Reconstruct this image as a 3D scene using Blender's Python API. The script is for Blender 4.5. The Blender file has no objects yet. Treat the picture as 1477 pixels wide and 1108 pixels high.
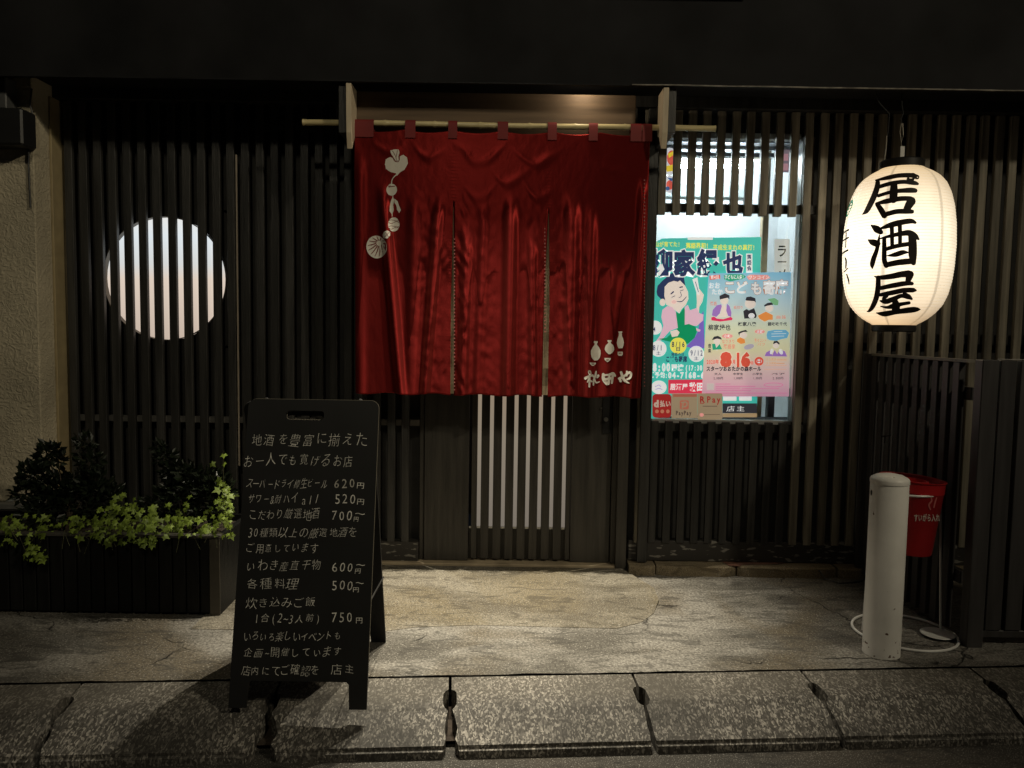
import bpy, bmesh, math, random
from mathutils import Vector, Matrix, noise
random.seed(7)
R = math.radians
sc = bpy.context.scene
COL = sc.collection

# ------------------------------------------------------------------ camera
F = 1108.0                      # focal length in pixels of the 1477 x 1108 photograph
CAMH, TILT, ROLL = 1.2, 4.1, 0.9
CP = Vector((0, 0, CAMH))
fw = Vector((0, math.cos(R(TILT)), -math.sin(R(TILT))))
u0 = Vector((0, math.sin(R(TILT)), math.cos(R(TILT))))
r0 = Vector((1, 0, 0))
rt = r0*math.cos(R(ROLL)) + u0*math.sin(R(ROLL))
up = u0*math.cos(R(ROLL)) - r0*math.sin(R(ROLL))
cam_d = bpy.data.cameras.new('camera'); cam = bpy.data.objects.new('camera', cam_d); COL.objects.link(cam)
M = Matrix((rt, up, -fw)).transposed().to_4x4(); M.translation = CP
cam.matrix_world = M
cam_d.sensor_width = 36; cam_d.lens = F/1477*36; cam_d.clip_end = 200; cam_d.clip_start = 0.05
sc.camera = cam

# ------------------------------------------------------------------ world, lights, exposure
w = bpy.data.worlds.new('World'); sc.world = w; w.use_nodes = True
nt = w.node_tree; bg = nt.nodes['Background']
bg.inputs[0].default_value = (0.25, 0.30, 0.42, 1); bg.inputs[1].default_value = 0.008   # night sky of a town
def lamp(name, kind, loc, energy, color, **kw):
    d = bpy.data.lights.new(name, kind); d.energy = energy; d.color = color
    for k, v in kw.items():
        setattr(d, k, v)
    o = bpy.data.objects.new(name, d); COL.objects.link(o); o.location = loc
    return o
CANX, CANY = -0.12, 3.32
# unseen lamps above the curtain, spread in a row to soften shadows
for dx_ in (-0.24, 0.0, 0.24):
    o = lamp('unseen_spot_light', 'SPOT', (CANX+dx_, CANY, 2.80), 260, (1.0, 0.90, 0.70), shadow_soft_size=0.006, spot_size=R(62), spot_blend=1.0)
    o.rotation_euler = (R(-3), 0, 0)
# puck light added behind the canopy lip to brighten pole and lintel
lamp('added_puck_light', 'POINT', (0.30, 3.475, 2.289), 1.3, (1.0, 0.84, 0.60), shadow_soft_size=0.015)
# street lamp on the far side of the lane, high behind the camera
o = lamp('street_lamp_light', 'SPOT', (4.5, -0.8, 4.9), 430, (1.0, 0.88, 0.64), shadow_soft_size=0.15, spot_size=R(76), spot_blend=1.0)
o.rotation_euler = (Vector((-1.8, 3.7, 1.0)) - Vector((4.5, -0.8, 4.9))).to_track_quat('-Z', 'Y').to_euler()
# dimmer second lamp, split off and added to light slats by the curtain
o = lamp('street_lamp_light', 'SPOT', (-0.5, -1.6, 5.0), 150, (1.0, 0.90, 0.66), shadow_soft_size=0.15, spot_size=R(58), spot_blend=1.0)
o.rotation_euler = (Vector((-1.3, 3.7, 0.9)) - Vector((-0.5, -1.6, 5.0))).to_track_quat('-Z', 'Y').to_euler()
sc.view_settings.view_transform = 'Standard'; sc.view_settings.look = 'None'
sc.view_settings.exposure = 0.0; sc.view_settings.gamma = 1.0; sc.view_settings.use_curve_mapping = False
sc.cycles.use_denoising = True
sc.cycles.max_bounces = 8; sc.cycles.transparent_max_bounces = 12
sc.cycles.sample_clamp_indirect = 4.0
sc.cycles.caustics_reflective = False; sc.cycles.caustics_refractive = False

# ------------------------------------------------------------------ measuring: a photo pixel on a plane of the place
def ray(px, py):
    return (fw + rt*((px-738.5)/F) - up*((py-554)/F)).normalized()
def at(px, py, Y):                      # point at depth Y
    d = ray(px, py); return CP + d*(Y/d.y)
def gp(px, py, z=0.0):                  # point at height z
    d = ray(px, py); return CP + d*((z-CAMH)/d.z)
def onp(px, py, p0, n):                 # point on any plane
    d = ray(px, py); return CP + d*((p0-CP).dot(n)/d.dot(n))
def T(ox, oy, s, pts):
    return [(ox+p[0]/s, oy+p[1]/s) + tuple(q/s for q in p[2:]) for p in pts]

# ------------------------------------------------------------------ materials
def mat(name, col, rough=0.6, metal=0, var=0.15, scale=12, bump=0.0, bscale=60, stretch=(1,1,1), spec=0.5,
        emit=None, estr=0, objvar=0.0, transm=0.0):
    m = bpy.data.materials.new(name); m.use_nodes = True
    t = m.node_tree; N = t.nodes; L = t.links; b = N['Principled BSDF']
    b.inputs['Roughness'].default_value = rough; b.inputs['Metallic'].default_value = metal
    b.inputs['Specular IOR Level'].default_value = spec
    tc = N.new('ShaderNodeTexCoord'); mp = N.new('ShaderNodeMapping'); mp.inputs['Scale'].default_value = stretch
    L.new(tc.outputs['Object'], mp.inputs[0])
    oi = N.new('ShaderNodeObjectInfo')
    addv = N.new('ShaderNodeVectorMath'); addv.operation = 'ADD'
    mulr = N.new('ShaderNodeMath'); mulr.operation = 'MULTIPLY'; mulr.inputs[1].default_value = 37.0
    L.new(oi.outputs['Random'], mulr.inputs[0]); L.new(mp.outputs[0], addv.inputs[0]); L.new(mulr.outputs[0], addv.inputs[1])
    n = N.new('ShaderNodeTexNoise'); n.inputs['Scale'].default_value = scale; n.inputs['Detail'].default_value = 6
    L.new(addv.outputs[0], n.inputs['Vector'])
    mr = N.new('ShaderNodeMapRange'); mr.inputs[1].default_value = 0.3; mr.inputs[2].default_value = 0.7
    mr.inputs[3].default_value = 1-var; mr.inputs[4].default_value = 1+var
    L.new(n.outputs['Fac'], mr.inputs[0])
    last = mr.outputs[0]
    if objvar:
        mo = N.new('ShaderNodeMapRange'); mo.inputs[3].default_value = 1-objvar; mo.inputs[4].default_value = 1+objvar
        L.new(oi.outputs['Random'], mo.inputs[0])
        mm = N.new('ShaderNodeMath'); mm.operation = 'MULTIPLY'; L.new(last, mm.inputs[0]); L.new(mo.outputs[0], mm.inputs[1]); last = mm.outputs[0]
    sm = N.new('ShaderNodeVectorMath'); sm.operation = 'SCALE'; sm.inputs[0].default_value = col[:3]
    L.new(last, sm.inputs['Scale']); L.new(sm.outputs[0], b.inputs['Base Color'])
    if bump:
        n2 = N.new('ShaderNodeTexNoise'); n2.inputs['Scale'].default_value = bscale; n2.inputs['Detail'].default_value = 5
        L.new(addv.outputs[0], n2.inputs['Vector'])
        bp = N.new('ShaderNodeBump'); bp.inputs['Strength'].default_value = bump; bp.inputs['Distance'].default_value = 0.01
        L.new(n2.outputs['Fac'], bp.inputs['Height']); L.new(bp.outputs[0], b.inputs['Normal'])
    if emit:
        b.inputs['Emission Color'].default_value = (*emit, 1); b.inputs['Emission Strength'].default_value = estr
    if transm:
        tr = N.new('ShaderNodeBsdfTranslucent'); L.new(sm.outputs[0], tr.inputs[0])
        mx = N.new('ShaderNodeMixShader'); mx.inputs[0].default_value = transm
        L.new(b.outputs[0], mx.inputs[1]); L.new(tr.outputs[0], mx.inputs[2]); L.new(mx.outputs[0], N['Material Output'].inputs[0])
    return m

DARK = mat('dark_stained_timber', (0.028, 0.027, 0.025), 0.5, var=0.5, scale=5, bump=0.3, bscale=40, stretch=(8, 8, 0.5), objvar=0.35)
DOORW = mat('dark_door_timber', (0.042, 0.038, 0.032), 0.5, var=0.35, scale=5, bump=0.2, bscale=30, stretch=(9, 9, 0.5), objvar=0.12)
BLACKW = mat('black_wall', (0.022, 0.021, 0.020), 0.8, var=0.3)
LINTEL = mat('brown_lintel_board', (0.13, 0.085, 0.05), 0.75, var=0.25, scale=5, stretch=(0.5, 6, 8))
CANOPY = mat('dark_canopy_metal', (0.014, 0.014, 0.015), 0.8, var=0.4, scale=3, spec=0.15)
TRIM = mat('pale_edge_trim', (0.24, 0.22, 0.19), 0.5, var=0.5, scale=25)
PALEW = mat('pale_bracket_wood', (0.60, 0.50, 0.36), 0.5, var=0.15, scale=10, stretch=(3, 3, 0.6))
BAMBOO = mat('bamboo', (0.62, 0.52, 0.28), 0.32, var=0.2, scale=20, stretch=(0.4, 4, 4))
ALU = mat('pale_aluminium', (0.62, 0.62, 0.60), 0.35, 0.6, var=0.08)
ALUD = mat('brown_anodised_frame', (0.20, 0.15, 0.11), 0.4, 0.4, var=0.1)
WHITEP = mat('white_paint', (0.74, 0.72, 0.67), 0.38, var=0.10, scale=5, bump=0.04)
WHITEW = mat('white_wire', (0.72, 0.72, 0.70), 0.35, var=0.08)
REDP = mat('red_enamel', (0.34, 0.014, 0.016), 0.3, var=0.2, scale=8)
BOARD = mat('blackboard', (0.010, 0.010, 0.010), 0.55, var=0.35, scale=4, spec=0.4)
BEDGE = mat('blackboard_edge', (0.05, 0.045, 0.04), 0.4)
CHALK = mat('chalk_ink', (0.74, 0.72, 0.66), 0.9, var=0.35, scale=90)
CHALKF = mat('faded_chalk_ink', (0.45, 0.43, 0.38), 0.9, var=0.4, scale=90)
INK = mat('black_ink', (0.02, 0.012, 0.010), 0.6)
PLAST = mat('white_interior', (0.80, 0.82, 0.82), 0.7, var=0.05)
SOIL = mat('soil', (0.035, 0.025, 0.018), 0.95, var=0.4, scale=40, bump=0.6)
IVY = mat('ivy_leaf', (0.20, 0.28, 0.040), 0.5, var=0.4, scale=30, objvar=0.45, transm=0.25)
SHRUB = mat('shrub_leaf', (0.011, 0.017, 0.008), 0.4, var=0.5, scale=30)
STEM = mat('woody_stem', (0.06, 0.045, 0.03), 0.8)
CLIP = mat('white_print_on_cloth', (0.70, 0.66, 0.58), 0.6, var=0.06)
METALD = mat('dark_metal', (0.03, 0.03, 0.03), 0.45, 0.5)
STEEL = mat('worn_steel', (0.55, 0.53, 0.48), 0.3, 0.9)
CABLE = mat('black_cable', (0.02, 0.02, 0.02), 0.5)

def stucco():
    m = mat('cream_stucco', (0.50, 0.44, 0.32), 0.9, var=0.22, scale=3, bump=0)
    t = m.node_tree; N = t.nodes; L = t.links; b = N['Principled BSDF']
    tc = N.new('ShaderNodeTexCoord')
    v = N.new('ShaderNodeTexNoise'); v.inputs['Scale'].default_value = 38; v.inputs['Detail'].default_value = 4; v.inputs['Distortion'].default_value = 1.6
    L.new(tc.outputs['Object'], v.inputs['Vector'])
    r = N.new('ShaderNodeMapRange'); r.inputs[1].default_value = 0.42; r.inputs[2].default_value = 0.62; L.new(v.outputs['Fac'], r.inputs[0])
    bp = N.new('ShaderNodeBump'); bp.inputs['Strength'].default_value = 0.55; bp.inputs['Distance'].default_value = 0.006
    L.new(r.outputs[0], bp.inputs['Height']); L.new(bp.outputs[0], b.inputs['Normal'])
    return m
STUCCO = stucco()

def concrete(name, base, dark, warm, grain=220, crack=True, rough=0.85, crackscale=1.3, bstr=0.6):
    m = bpy.data.materials.new(name); m.use_nodes = True
    t = m.node_tree; N = t.nodes; L = t.links; b = N['Principled BSDF']; b.inputs['Roughness'].default_value = rough
    b.inputs['Specular IOR Level'].default_value = 0.35
    tc = N.new('ShaderNodeTexCoord')
    def nz(scale, det=6, dist=0.0, stretch=None):
        n = N.new('ShaderNodeTexNoise'); n.inputs['Scale'].default_value = scale; n.inputs['Detail'].default_value = det; n.inputs['Distortion'].default_value = dist
        if stretch:
            mp = N.new('ShaderNodeMapping'); mp.inputs['Scale'].default_value = stretch; L.new(tc.outputs['Object'], mp.inputs[0]); L.new(mp.outputs[0], n.inputs['Vector'])
        else: L.new(tc.outputs['Object'], n.inputs['Vector'])
        return n.outputs['Fac']
    def rmp(x, a, bb, c=0.0, d=1.0):
        r = N.new('ShaderNodeMapRange'); r.inputs[1].default_value = a; r.inputs[2].default_value = bb; r.inputs[3].default_value = c; r.inputs[4].default_value = d
        L.new(x, r.inputs[0]); return r.outputs[0]
    def mix(f, a, bb, mode='MIX'):
        x = N.new('ShaderNodeMix'); x.data_type = 'RGBA'; x.blend_type = mode
        if isinstance(f, float): x.inputs[0].default_value = f
        else: L.new(f, x.inputs[0])
        for k, q in ((6, a), (7, bb)):
            if isinstance(q, tuple): x.inputs[k].default_value = (*q, 1)
            else: L.new(q, x.inputs[k])
        return x.outputs[2]
    c = mix(rmp(nz(3.2, 10, 0.5, (0.6, 1.5, 1)), 0.42, 0.58), base, dark)
    c = mix(rmp(nz(1.3, 8, 0.8), 0.48, 0.62, 0, 0.85), c, warm)
    g = nz(grain, 3); c = mix(rmp(g, 0.35, 0.68, 0.0, 0.75), c, (0.035, 0.032, 0.027))
    c = mix(rmp(nz(grain*1.7, 2), 0.60, 0.72, 0.0, 0.7), c, (0.55, 0.53, 0.48))
    c = mix(rmp(nz(14, 8, 1.2, (0.5, 1.4, 1)), 0.54, 0.64, 0, 0.6), c, tuple(q*0.35 for q in dark))
    h = g
    if crack:
        wv = N.new('ShaderNodeVectorMath'); wv.operation = 'MULTIPLY_ADD'
        nn = N.new('ShaderNodeTexNoise'); nn.inputs['Scale'].default_value = 5; nn.inputs['Detail'].default_value = 6; L.new(tc.outputs['Object'], nn.inputs['Vector'])
        L.new(nn.outputs['Color'], wv.inputs[0]); wv.inputs[1].default_value = (0.22, 0.22, 0.22); L.new(tc.outputs['Object'], wv.inputs[2])
        vo = N.new('ShaderNodeTexVoronoi'); vo.feature = 'DISTANCE_TO_EDGE'; vo.inputs['Scale'].default_value = crackscale
        L.new(wv.outputs[0], vo.inputs['Vector'])
        line = rmp(vo.outputs['Distance'], 0.0, 0.006, 1.0, 0.0)
        gate = rmp(nz(1.7, 3), 0.50, 0.56)
        mu = N.new('ShaderNodeMath'); mu.operation = 'MULTIPLY'; L.new(line, mu.inputs[0]); L.new(gate, mu.inputs[1])
        c = mix(mu.outputs[0], c, (0.02, 0.018, 0.015))
        sb = N.new('ShaderNodeMath'); sb.operation = 'MULTIPLY_ADD'; L.new(mu.outputs[0], sb.inputs[0]); sb.inputs[1].default_value = -2.0; L.new(h, sb.inputs[2]); h = sb.outputs[0]
    L.new(c, b.inputs['Base Color'])
    big = N.new('ShaderNodeMath'); big.operation = 'MULTIPLY_ADD'; L.new(nz(9, 7, 0.6), big.inputs[0]); big.inputs[1].default_value = 2.2; L.new(h, big.inputs[2])
    bp = N.new('ShaderNodeBump'); bp.inputs['Strength'].default_value = bstr; bp.inputs['Distance'].default_value = 0.004
    L.new(big.outputs[0], bp.inputs['Height']); L.new(bp.outputs[0], b.inputs['Normal'])
    return m
PAVE = concrete('pavement_concrete', (0.27, 0.255, 0.23), (0.115, 0.107, 0.093), (0.13, 0.105, 0.07), grain=95, bstr=1.2)
RAMP = concrete('ramp_concrete', (0.24, 0.215, 0.17), (0.13, 0.112, 0.082), (0.18, 0.145, 0.085), grain=150, crack=False, bstr=0.7)
LEDGE = concrete('ledge_stone', (0.30, 0.24, 0.15), (0.22, 0.17, 0.10), (0.26, 0.19, 0.10), grain=200, crack=False, bstr=0.5)
ROAD = concrete('road_asphalt', (0.06, 0.056, 0.05), (0.04, 0.037, 0.033), (0.06, 0.05, 0.04), grain=150, crack=False)

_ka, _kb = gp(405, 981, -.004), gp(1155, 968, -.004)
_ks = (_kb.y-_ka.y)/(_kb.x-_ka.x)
def aggregate():
    m = bpy.data.materials.new('exposed_aggregate'); m.use_nodes = True
    t = m.node_tree; N = t.nodes; L = t.links; b = N['Principled BSDF']; b.inputs['Roughness'].default_value = 0.75
    tc = N.new('ShaderNodeTexCoord')
    mp = N.new('ShaderNodeMapping'); mp.inputs['Scale'].default_value = (1.15, 0.62, 0.6); mp.inputs['Rotation'].default_value = (0, 0, R(20)); L.new(tc.outputs['Object'], mp.inputs[0])
    nn = N.new('ShaderNodeTexNoise'); nn.inputs['Scale'].default_value = 70; L.new(mp.outputs[0], nn.inputs['Vector'])
    wv = N.new('ShaderNodeVectorMath'); wv.operation = 'MULTIPLY_ADD'; wv.inputs[1].default_value = (0.012, 0.02, 0.012)
    L.new(nn.outputs['Color'], wv.inputs[0]); L.new(mp.outputs[0], wv.inputs[2])
    vo = N.new('ShaderNodeTexVoronoi'); vo.inputs['Scale'].default_value = 190; L.new(wv.outputs[0], vo.inputs['Vector'])
    rp = N.new('ShaderNodeValToRGB'); e = rp.color_ramp.elements
    e[0].position = 0.0; e[0].color = (0.035, 0.031, 0.027, 1); e[1].position = 0.93; e[1].color = (0.46, 0.43, 0.385, 1)
    k = e.new(0.40); k.color = (0.07, 0.064, 0.058, 1); k = e.new(0.68); k.color = (0.17, 0.158, 0.142, 1)
    sp = N.new('ShaderNodeSeparateColor'); L.new(vo.outputs['Color'], sp.inputs[0]); L.new(sp.outputs[0], rp.inputs[0])
    n3 = N.new('ShaderNodeTexNoise'); n3.inputs['Scale'].default_value = 3; n3.inputs['Detail'].default_value = 7; L.new(tc.outputs['Object'], n3.inputs['Vector'])
    mr = N.new('ShaderNodeMapRange'); mr.inputs[1].default_value = 0.35; mr.inputs[2].default_value = 0.65; mr.inputs[3].default_value = 0.24; mr.inputs[4].default_value = 0.86; L.new(n3.outputs['Fac'], mr.inputs[0])
    s = N.new('ShaderNodeVectorMath'); s.operation = 'SCALE'; L.new(rp.outputs[0], s.inputs[0]); L.new(mr.outputs[0], s.inputs['Scale'])
    # the upper band of the stones is evener and paler
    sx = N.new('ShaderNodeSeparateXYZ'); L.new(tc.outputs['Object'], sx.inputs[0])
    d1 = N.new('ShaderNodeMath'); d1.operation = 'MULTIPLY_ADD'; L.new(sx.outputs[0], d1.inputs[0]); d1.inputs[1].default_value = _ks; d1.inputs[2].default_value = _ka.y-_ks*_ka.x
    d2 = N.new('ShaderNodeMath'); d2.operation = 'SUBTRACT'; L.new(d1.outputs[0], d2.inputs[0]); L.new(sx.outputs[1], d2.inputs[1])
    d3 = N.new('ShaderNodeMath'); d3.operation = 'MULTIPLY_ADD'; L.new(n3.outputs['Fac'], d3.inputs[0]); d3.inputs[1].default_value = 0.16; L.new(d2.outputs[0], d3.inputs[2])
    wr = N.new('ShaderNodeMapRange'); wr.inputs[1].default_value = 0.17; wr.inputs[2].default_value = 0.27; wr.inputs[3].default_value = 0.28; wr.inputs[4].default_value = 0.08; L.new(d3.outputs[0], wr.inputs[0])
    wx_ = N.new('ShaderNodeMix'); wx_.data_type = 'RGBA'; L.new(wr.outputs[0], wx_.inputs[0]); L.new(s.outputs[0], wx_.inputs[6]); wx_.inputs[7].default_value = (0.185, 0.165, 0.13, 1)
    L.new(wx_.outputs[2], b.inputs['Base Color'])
    bp = N.new('ShaderNodeBump'); bp.inputs['Strength'].default_value = 0.9; bp.inputs['Distance'].default_value = 0.004
    L.new(sp.outputs[0], bp.inputs['Height']); L.new(bp.outputs[0], b.inputs['Normal'])
    return m
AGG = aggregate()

def peeling():
    m = mat('flaking_base_board', (0.03, 0.027, 0.024), 0.6, var=0.3)
    t = m.node_tree; N = t.nodes; L = t.links; b = N['Principled BSDF']
    tc = N.new('ShaderNodeTexCoord'); mp = N.new('ShaderNodeMapping'); mp.inputs['Scale'].default_value = (7, 7, 26); L.new(tc.outputs['Object'], mp.inputs[0])
    n = N.new('ShaderNodeTexNoise'); n.inputs['Scale'].default_value = 2.2; n.inputs['Detail'].default_value = 7; L.new(mp.outputs[0], n.inputs['Vector'])
    r = N.new('ShaderNodeMapRange'); r.inputs[1].default_value = 0.585; r.inputs[2].default_value = 0.62; L.new(n.outputs['Fac'], r.inputs[0])
    x = N.new('ShaderNodeMix'); x.data_type = 'RGBA'; x.inputs[6].default_value = (0.03, 0.027, 0.024, 1); x.inputs[7].default_value = (0.20, 0.19, 0.17, 1)
    L.new(r.outputs[0], x.inputs[0]); L.new(x.outputs[2], b.inputs['Base Color'])
    return m
PEEL = peeling()

def emitmat(name, col, s, grad=None, base=0.6):
    m = bpy.data.materials.new(name); m.use_nodes = True
    t = m.node_tree; N = t.nodes; L = t.links; b = N['Principled BSDF']
    b.inputs['Base Color'].default_value = (base, base, base, 1); b.inputs['Roughness'].default_value = 0.5
    b.inputs['Emission Strength'].default_value = s
    if grad:                     # brighter where the lamp behind the pane sits
        tc = N.new('ShaderNodeTexCoord'); sp = N.new('ShaderNodeSeparateXYZ'); L.new(tc.outputs['Generated'], sp.inputs[0])
        r = N.new('ShaderNodeValToRGB'); L.new(sp.outputs[2], r.inputs[0])
        r.color_ramp.elements[0].color = (*grad[0][1], 1); r.color_ramp.elements[0].position = grad[0][0]
        r.color_ramp.elements[1].color = (*grad[-1][1], 1); r.color_ramp.elements[1].position = grad[-1][0]
        for p, c in grad[1:-1]:
            k = r.color_ramp.elements.new(p); k.color = (*c, 1)
        L.new(r.outputs[0], b.inputs['Emission Color'])
    else:
        b.inputs['Emission Color'].default_value = (*col, 1)
    return m
def glassmat(name):
    m = bpy.data.materials.new(name); m.use_nodes = True
    t = m.node_tree; N = t.nodes; L = t.links; N.remove(N['Principled BSDF'])
    a = N.new('ShaderNodeBsdfTransparent'); a.inputs[0].default_value = (0.96, 0.98, 0.97, 1)
    g = N.new('ShaderNodeBsdfGlossy'); g.inputs['Roughness'].default_value = 0.02
    f = N.new('ShaderNodeFresnel'); f.inputs[0].default_value = 1.5
    x = N.new('ShaderNodeMixShader'); L.new(f.outputs[0], x.inputs[0]); L.new(a.outputs[0], x.inputs[1]); L.new(g.outputs[0], x.inputs[2])
    L.new(x.outputs[0], N['Material Output'].inputs[0]); return m
GLASS = glassmat('window_glass')
_pc = {}
def printmat(col, tr=0.6):             # printed paper on the lit pane: room light painted in as a glow
    k = tuple(round(q, 3) for q in col) + (tr,)
    if k not in _pc:
        _pc[k] = mat('printed_paper', col, 0.6, var=0.04, emit=col, estr=0.60 if tr > .4 else 0.30)
    return _pc[k]

# ------------------------------------------------------------------ object helpers
def link(o, parent=None):
    COL.objects.link(o)
    if parent: o.parent = parent; o.matrix_parent_inverse = parent.matrix_world.inverted()
    return o
def thing(name, label, cat, loc=(0, 0, 0), group=None):
    o = bpy.data.objects.new(name, None); COL.objects.link(o); o.location = loc; o.empty_display_size = 0.1
    o.matrix_world = Matrix.Translation(loc)
    o['label'] = label; o['category'] = cat
    if group: o['group'] = group
    return o
def tag(o, label, cat, group=None):
    o['label'] = label; o['category'] = cat
    if group: o['group'] = group
    return o
class MB:
    def __init__(s): s.b = bmesh.new()
    def box(s, x0, x1, y0, y1, z0, z1, bev=0.0):
        r = bmesh.ops.create_cube(s.b, size=1)
        for v in r['verts']:
            v.co = Vector(((x0+x1)/2+v.co.x*(x1-x0), (y0+y1)/2+v.co.y*(y1-y0), (z0+z1)/2+v.co.z*(z1-z0)))
        if bev:
            es = list({e for v in r['verts'] for e in v.link_edges})
            bmesh.ops.bevel(s.b, geom=es, offset=bev, segments=1, affect='EDGES')
        return s
    def tube(s, pts, r, n=10, closed=False, cap=True):
        pts = [Vector(p) for p in pts]; rings = []
        rr = r if isinstance(r, (list, tuple)) else [r]*len(pts)
        for i, p in enumerate(pts):
            a = pts[i-1] if (i > 0 or closed) else p
            c = pts[(i+1) % len(pts)] if (i < len(pts)-1 or closed) else p
            d = (c-a).normalized(); q = d.orthogonal().normalized() if not rings else (s._q - d*s._q.dot(d)).normalized()
            s._q = q; e = d.cross(q)
            rings.append([s.b.verts.new(p + (q*math.cos(2*math.pi*k/n) + e*math.sin(2*math.pi*k/n))*rr[i]) for k in range(n)])
        m = len(rings)
        for i in range(m if closed else m-1):
            A, B = rings[i], rings[(i+1) % m]
            for k in range(n): s.b.faces.new((A[k], A[(k+1) % n], B[(k+1) % n], B[k]))
        if cap and not closed:
            s.b.faces.new(rings[0][::-1]); s.b.faces.new(rings[-1])
        return s
    def lathe(s, prof, c=(0, 0), n=32, cap0=True, cap1=True):
        rings = [[s.b.verts.new((c[0]+r*math.cos(2*math.pi*k/n), c[1]+r*math.sin(2*math.pi*k/n), z)) for k in range(n)] for r, z in prof]
        for A, B in zip(rings, rings[1:]):
            for k in range(n): s.b.faces.new((A[k], A[(k+1) % n], B[(k+1) % n], B[k]))
        if cap0: s.b.faces.new(rings[0][::-1])
        if cap1: s.b.faces.new(rings[-1])
        return s
    def prism(s, poly, z0, z1, bev=0.0):          # outline in x,y
        lo = [s.b.verts.new((x, y, z0(x, y) if callable(z0) else z0)) for x, y in poly]
        hi = [s.b.verts.new((x, y, z1(x, y) if callable(z1) else z1)) for x, y in poly]
        n = len(poly); s.b.faces.new(lo[::-1]); top = s.b.faces.new(hi)
        for i in range(n): s.b.faces.new((lo[i], lo[(i+1) % n], hi[(i+1) % n], hi[i]))
        if bev: bmesh.ops.bevel(s.b, geom=list(top.edges), offset=bev, segments=2, affect='EDGES')
        return s
    def face(s, pts):
        s.b.faces.new([s.b.verts.new(p) for p in pts]); return s
    def build(s, name, m, parent=None, smooth=False, kind=None, recalc=True):
        if recalc: bmesh.ops.recalc_face_normals(s.b, faces=s.b.faces)
        me = bpy.data.meshes.new(name); s.b.to_mesh(me); s.b.free(); me.materials.append(m)
        if smooth:
            me.polygons.foreach_set('use_smooth', [True]*len(me.polygons))
            try: me.set_sharp_from_angle(angle=R(40))
            except Exception: pass
        o = bpy.data.objects.new(name, me); link(o, parent)
        if kind: o['kind'] = kind
        return o
def copy_obj(src, parent, loc=None, rot=None):
    o = src.copy(); COL.objects.link(o); o.parent = parent
    if parent: o.matrix_parent_inverse = parent.matrix_world.inverted()
    if loc is not None: o.location = loc
    if rot is not None: o.rotation_euler = rot
    return o

# flat print: every mark is mapped from photo pixels onto its surface
def dense(pts, n=5):
    out = []
    P = [Vector(p) for p in pts]
    for i in range(len(P)-1):
        a, b, c, d = P[max(i-1, 0)], P[i], P[i+1], P[min(i+2, len(P)-1)]
        for k in range(n):
            t = k/n
            out.append(0.5*((2*b)+(c-a)*t+(2*a-5*b+4*c-d)*t*t+(3*b-a-3*c+d)*t**3))
    out.append(P[-1]); return out
def ribbon(bm, pts, mp, lay, n=5):
    D = dense(pts, n); L, Rr = [], []
    WK = getattr(mp, 'wk', 1.0)
    for i, p in enumerate(D):
        t = (D[min(i+1, len(D)-1)].xy - D[max(i-1, 0)].xy)
        if t.length < 1e-9: t = Vector((1, 0))
        t.normalize(); q = Vector((-t.y, t.x)); h = max(p.z, 0.1)/2*WK
        L.append(p.xy+q*h); Rr.append(p.xy-q*h)
    a, t0 = D[0], (D[0].xy-D[1].xy).normalized(); b, t1 = D[-1], (D[-1].xy-D[-2].xy).normalized()
    for s, (c, t, e0, e1) in enumerate(((a, t0, L[0], Rr[0]), (b, t1, Rr[-1], L[-1]))):
        q = Vector((-t.y, t.x)); h = c.z/2*WK; arc = [c.xy + (q*math.cos(x)+t*math.sin(x))*h for x in [math.pi*k/6 for k in range(7)]]
        bm.faces.new([bm.verts.new(mp(v.x, v.y, lay)) for v in arc])
    vl = [bm.verts.new(mp(v.x, v.y, lay)) for v in L]; vr = [bm.verts.new(mp(v.x, v.y, lay)) for v in Rr]
    for i in range(len(D)-1): bm.faces.new((vl[i], vl[i+1], vr[i+1], vr[i]))
def strokes(name, S, mp, m, parent, lay=1.0, n=5, step=0.05):
    bm = bmesh.new()
    for i, s in enumerate(S): ribbon(bm, s, mp, lay+i*step, n)
    me = bpy.data.meshes.new(name); bm.to_mesh(me); bm.free(); me.materials.append(m)
    return link(bpy.data.objects.new(name, me), parent)
def shapes(name, polys, mp, m, parent, lay=1.0):
    if len(polys) > 1:
        for i, p in enumerate(polys): shapes(name, [p], mp, m, parent, lay+0.04*i)
        return
    bm = bmesh.new()
    for i, p in enumerate(polys):
        bm.faces.new([bm.verts.new(mp(x, y, lay+0.04*i)) for x, y in p])
    me = bpy.data.meshes.new(name); bm.to_mesh(me); bm.free(); me.materials.append(m)
    return link(bpy.data.objects.new(name, me), parent)
def ell(cx, cy, rx, ry, n=20, rot=0):
    c, s = math.cos(R(rot)), math.sin(R(rot))
    return [(cx+rx*math.cos(2*math.pi*k/n)*c-ry*math.sin(2*math.pi*k/n)*s, cy+rx*math.cos(2*math.pi*k/n)*s+ry*math.sin(2*math.pi*k/n)*c) for k in range(n)]
def rect(x0, y0, x1, y1, r=0):
    if not r: return [(x0, y0), (x1, y0), (x1, y1), (x0, y1)]
    o = []
    for cx, cy, a in ((x1-r, y0+r, -90), (x1-r, y1-r, 0), (x0+r, y1-r, 90), (x0+r, y0+r, 180)):
        o += [(cx+r*math.cos(R(a+k*22.5)), cy+r*math.sin(R(a+k*22.5))) for k in range(5)]
    return o
_tc = {}
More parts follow.
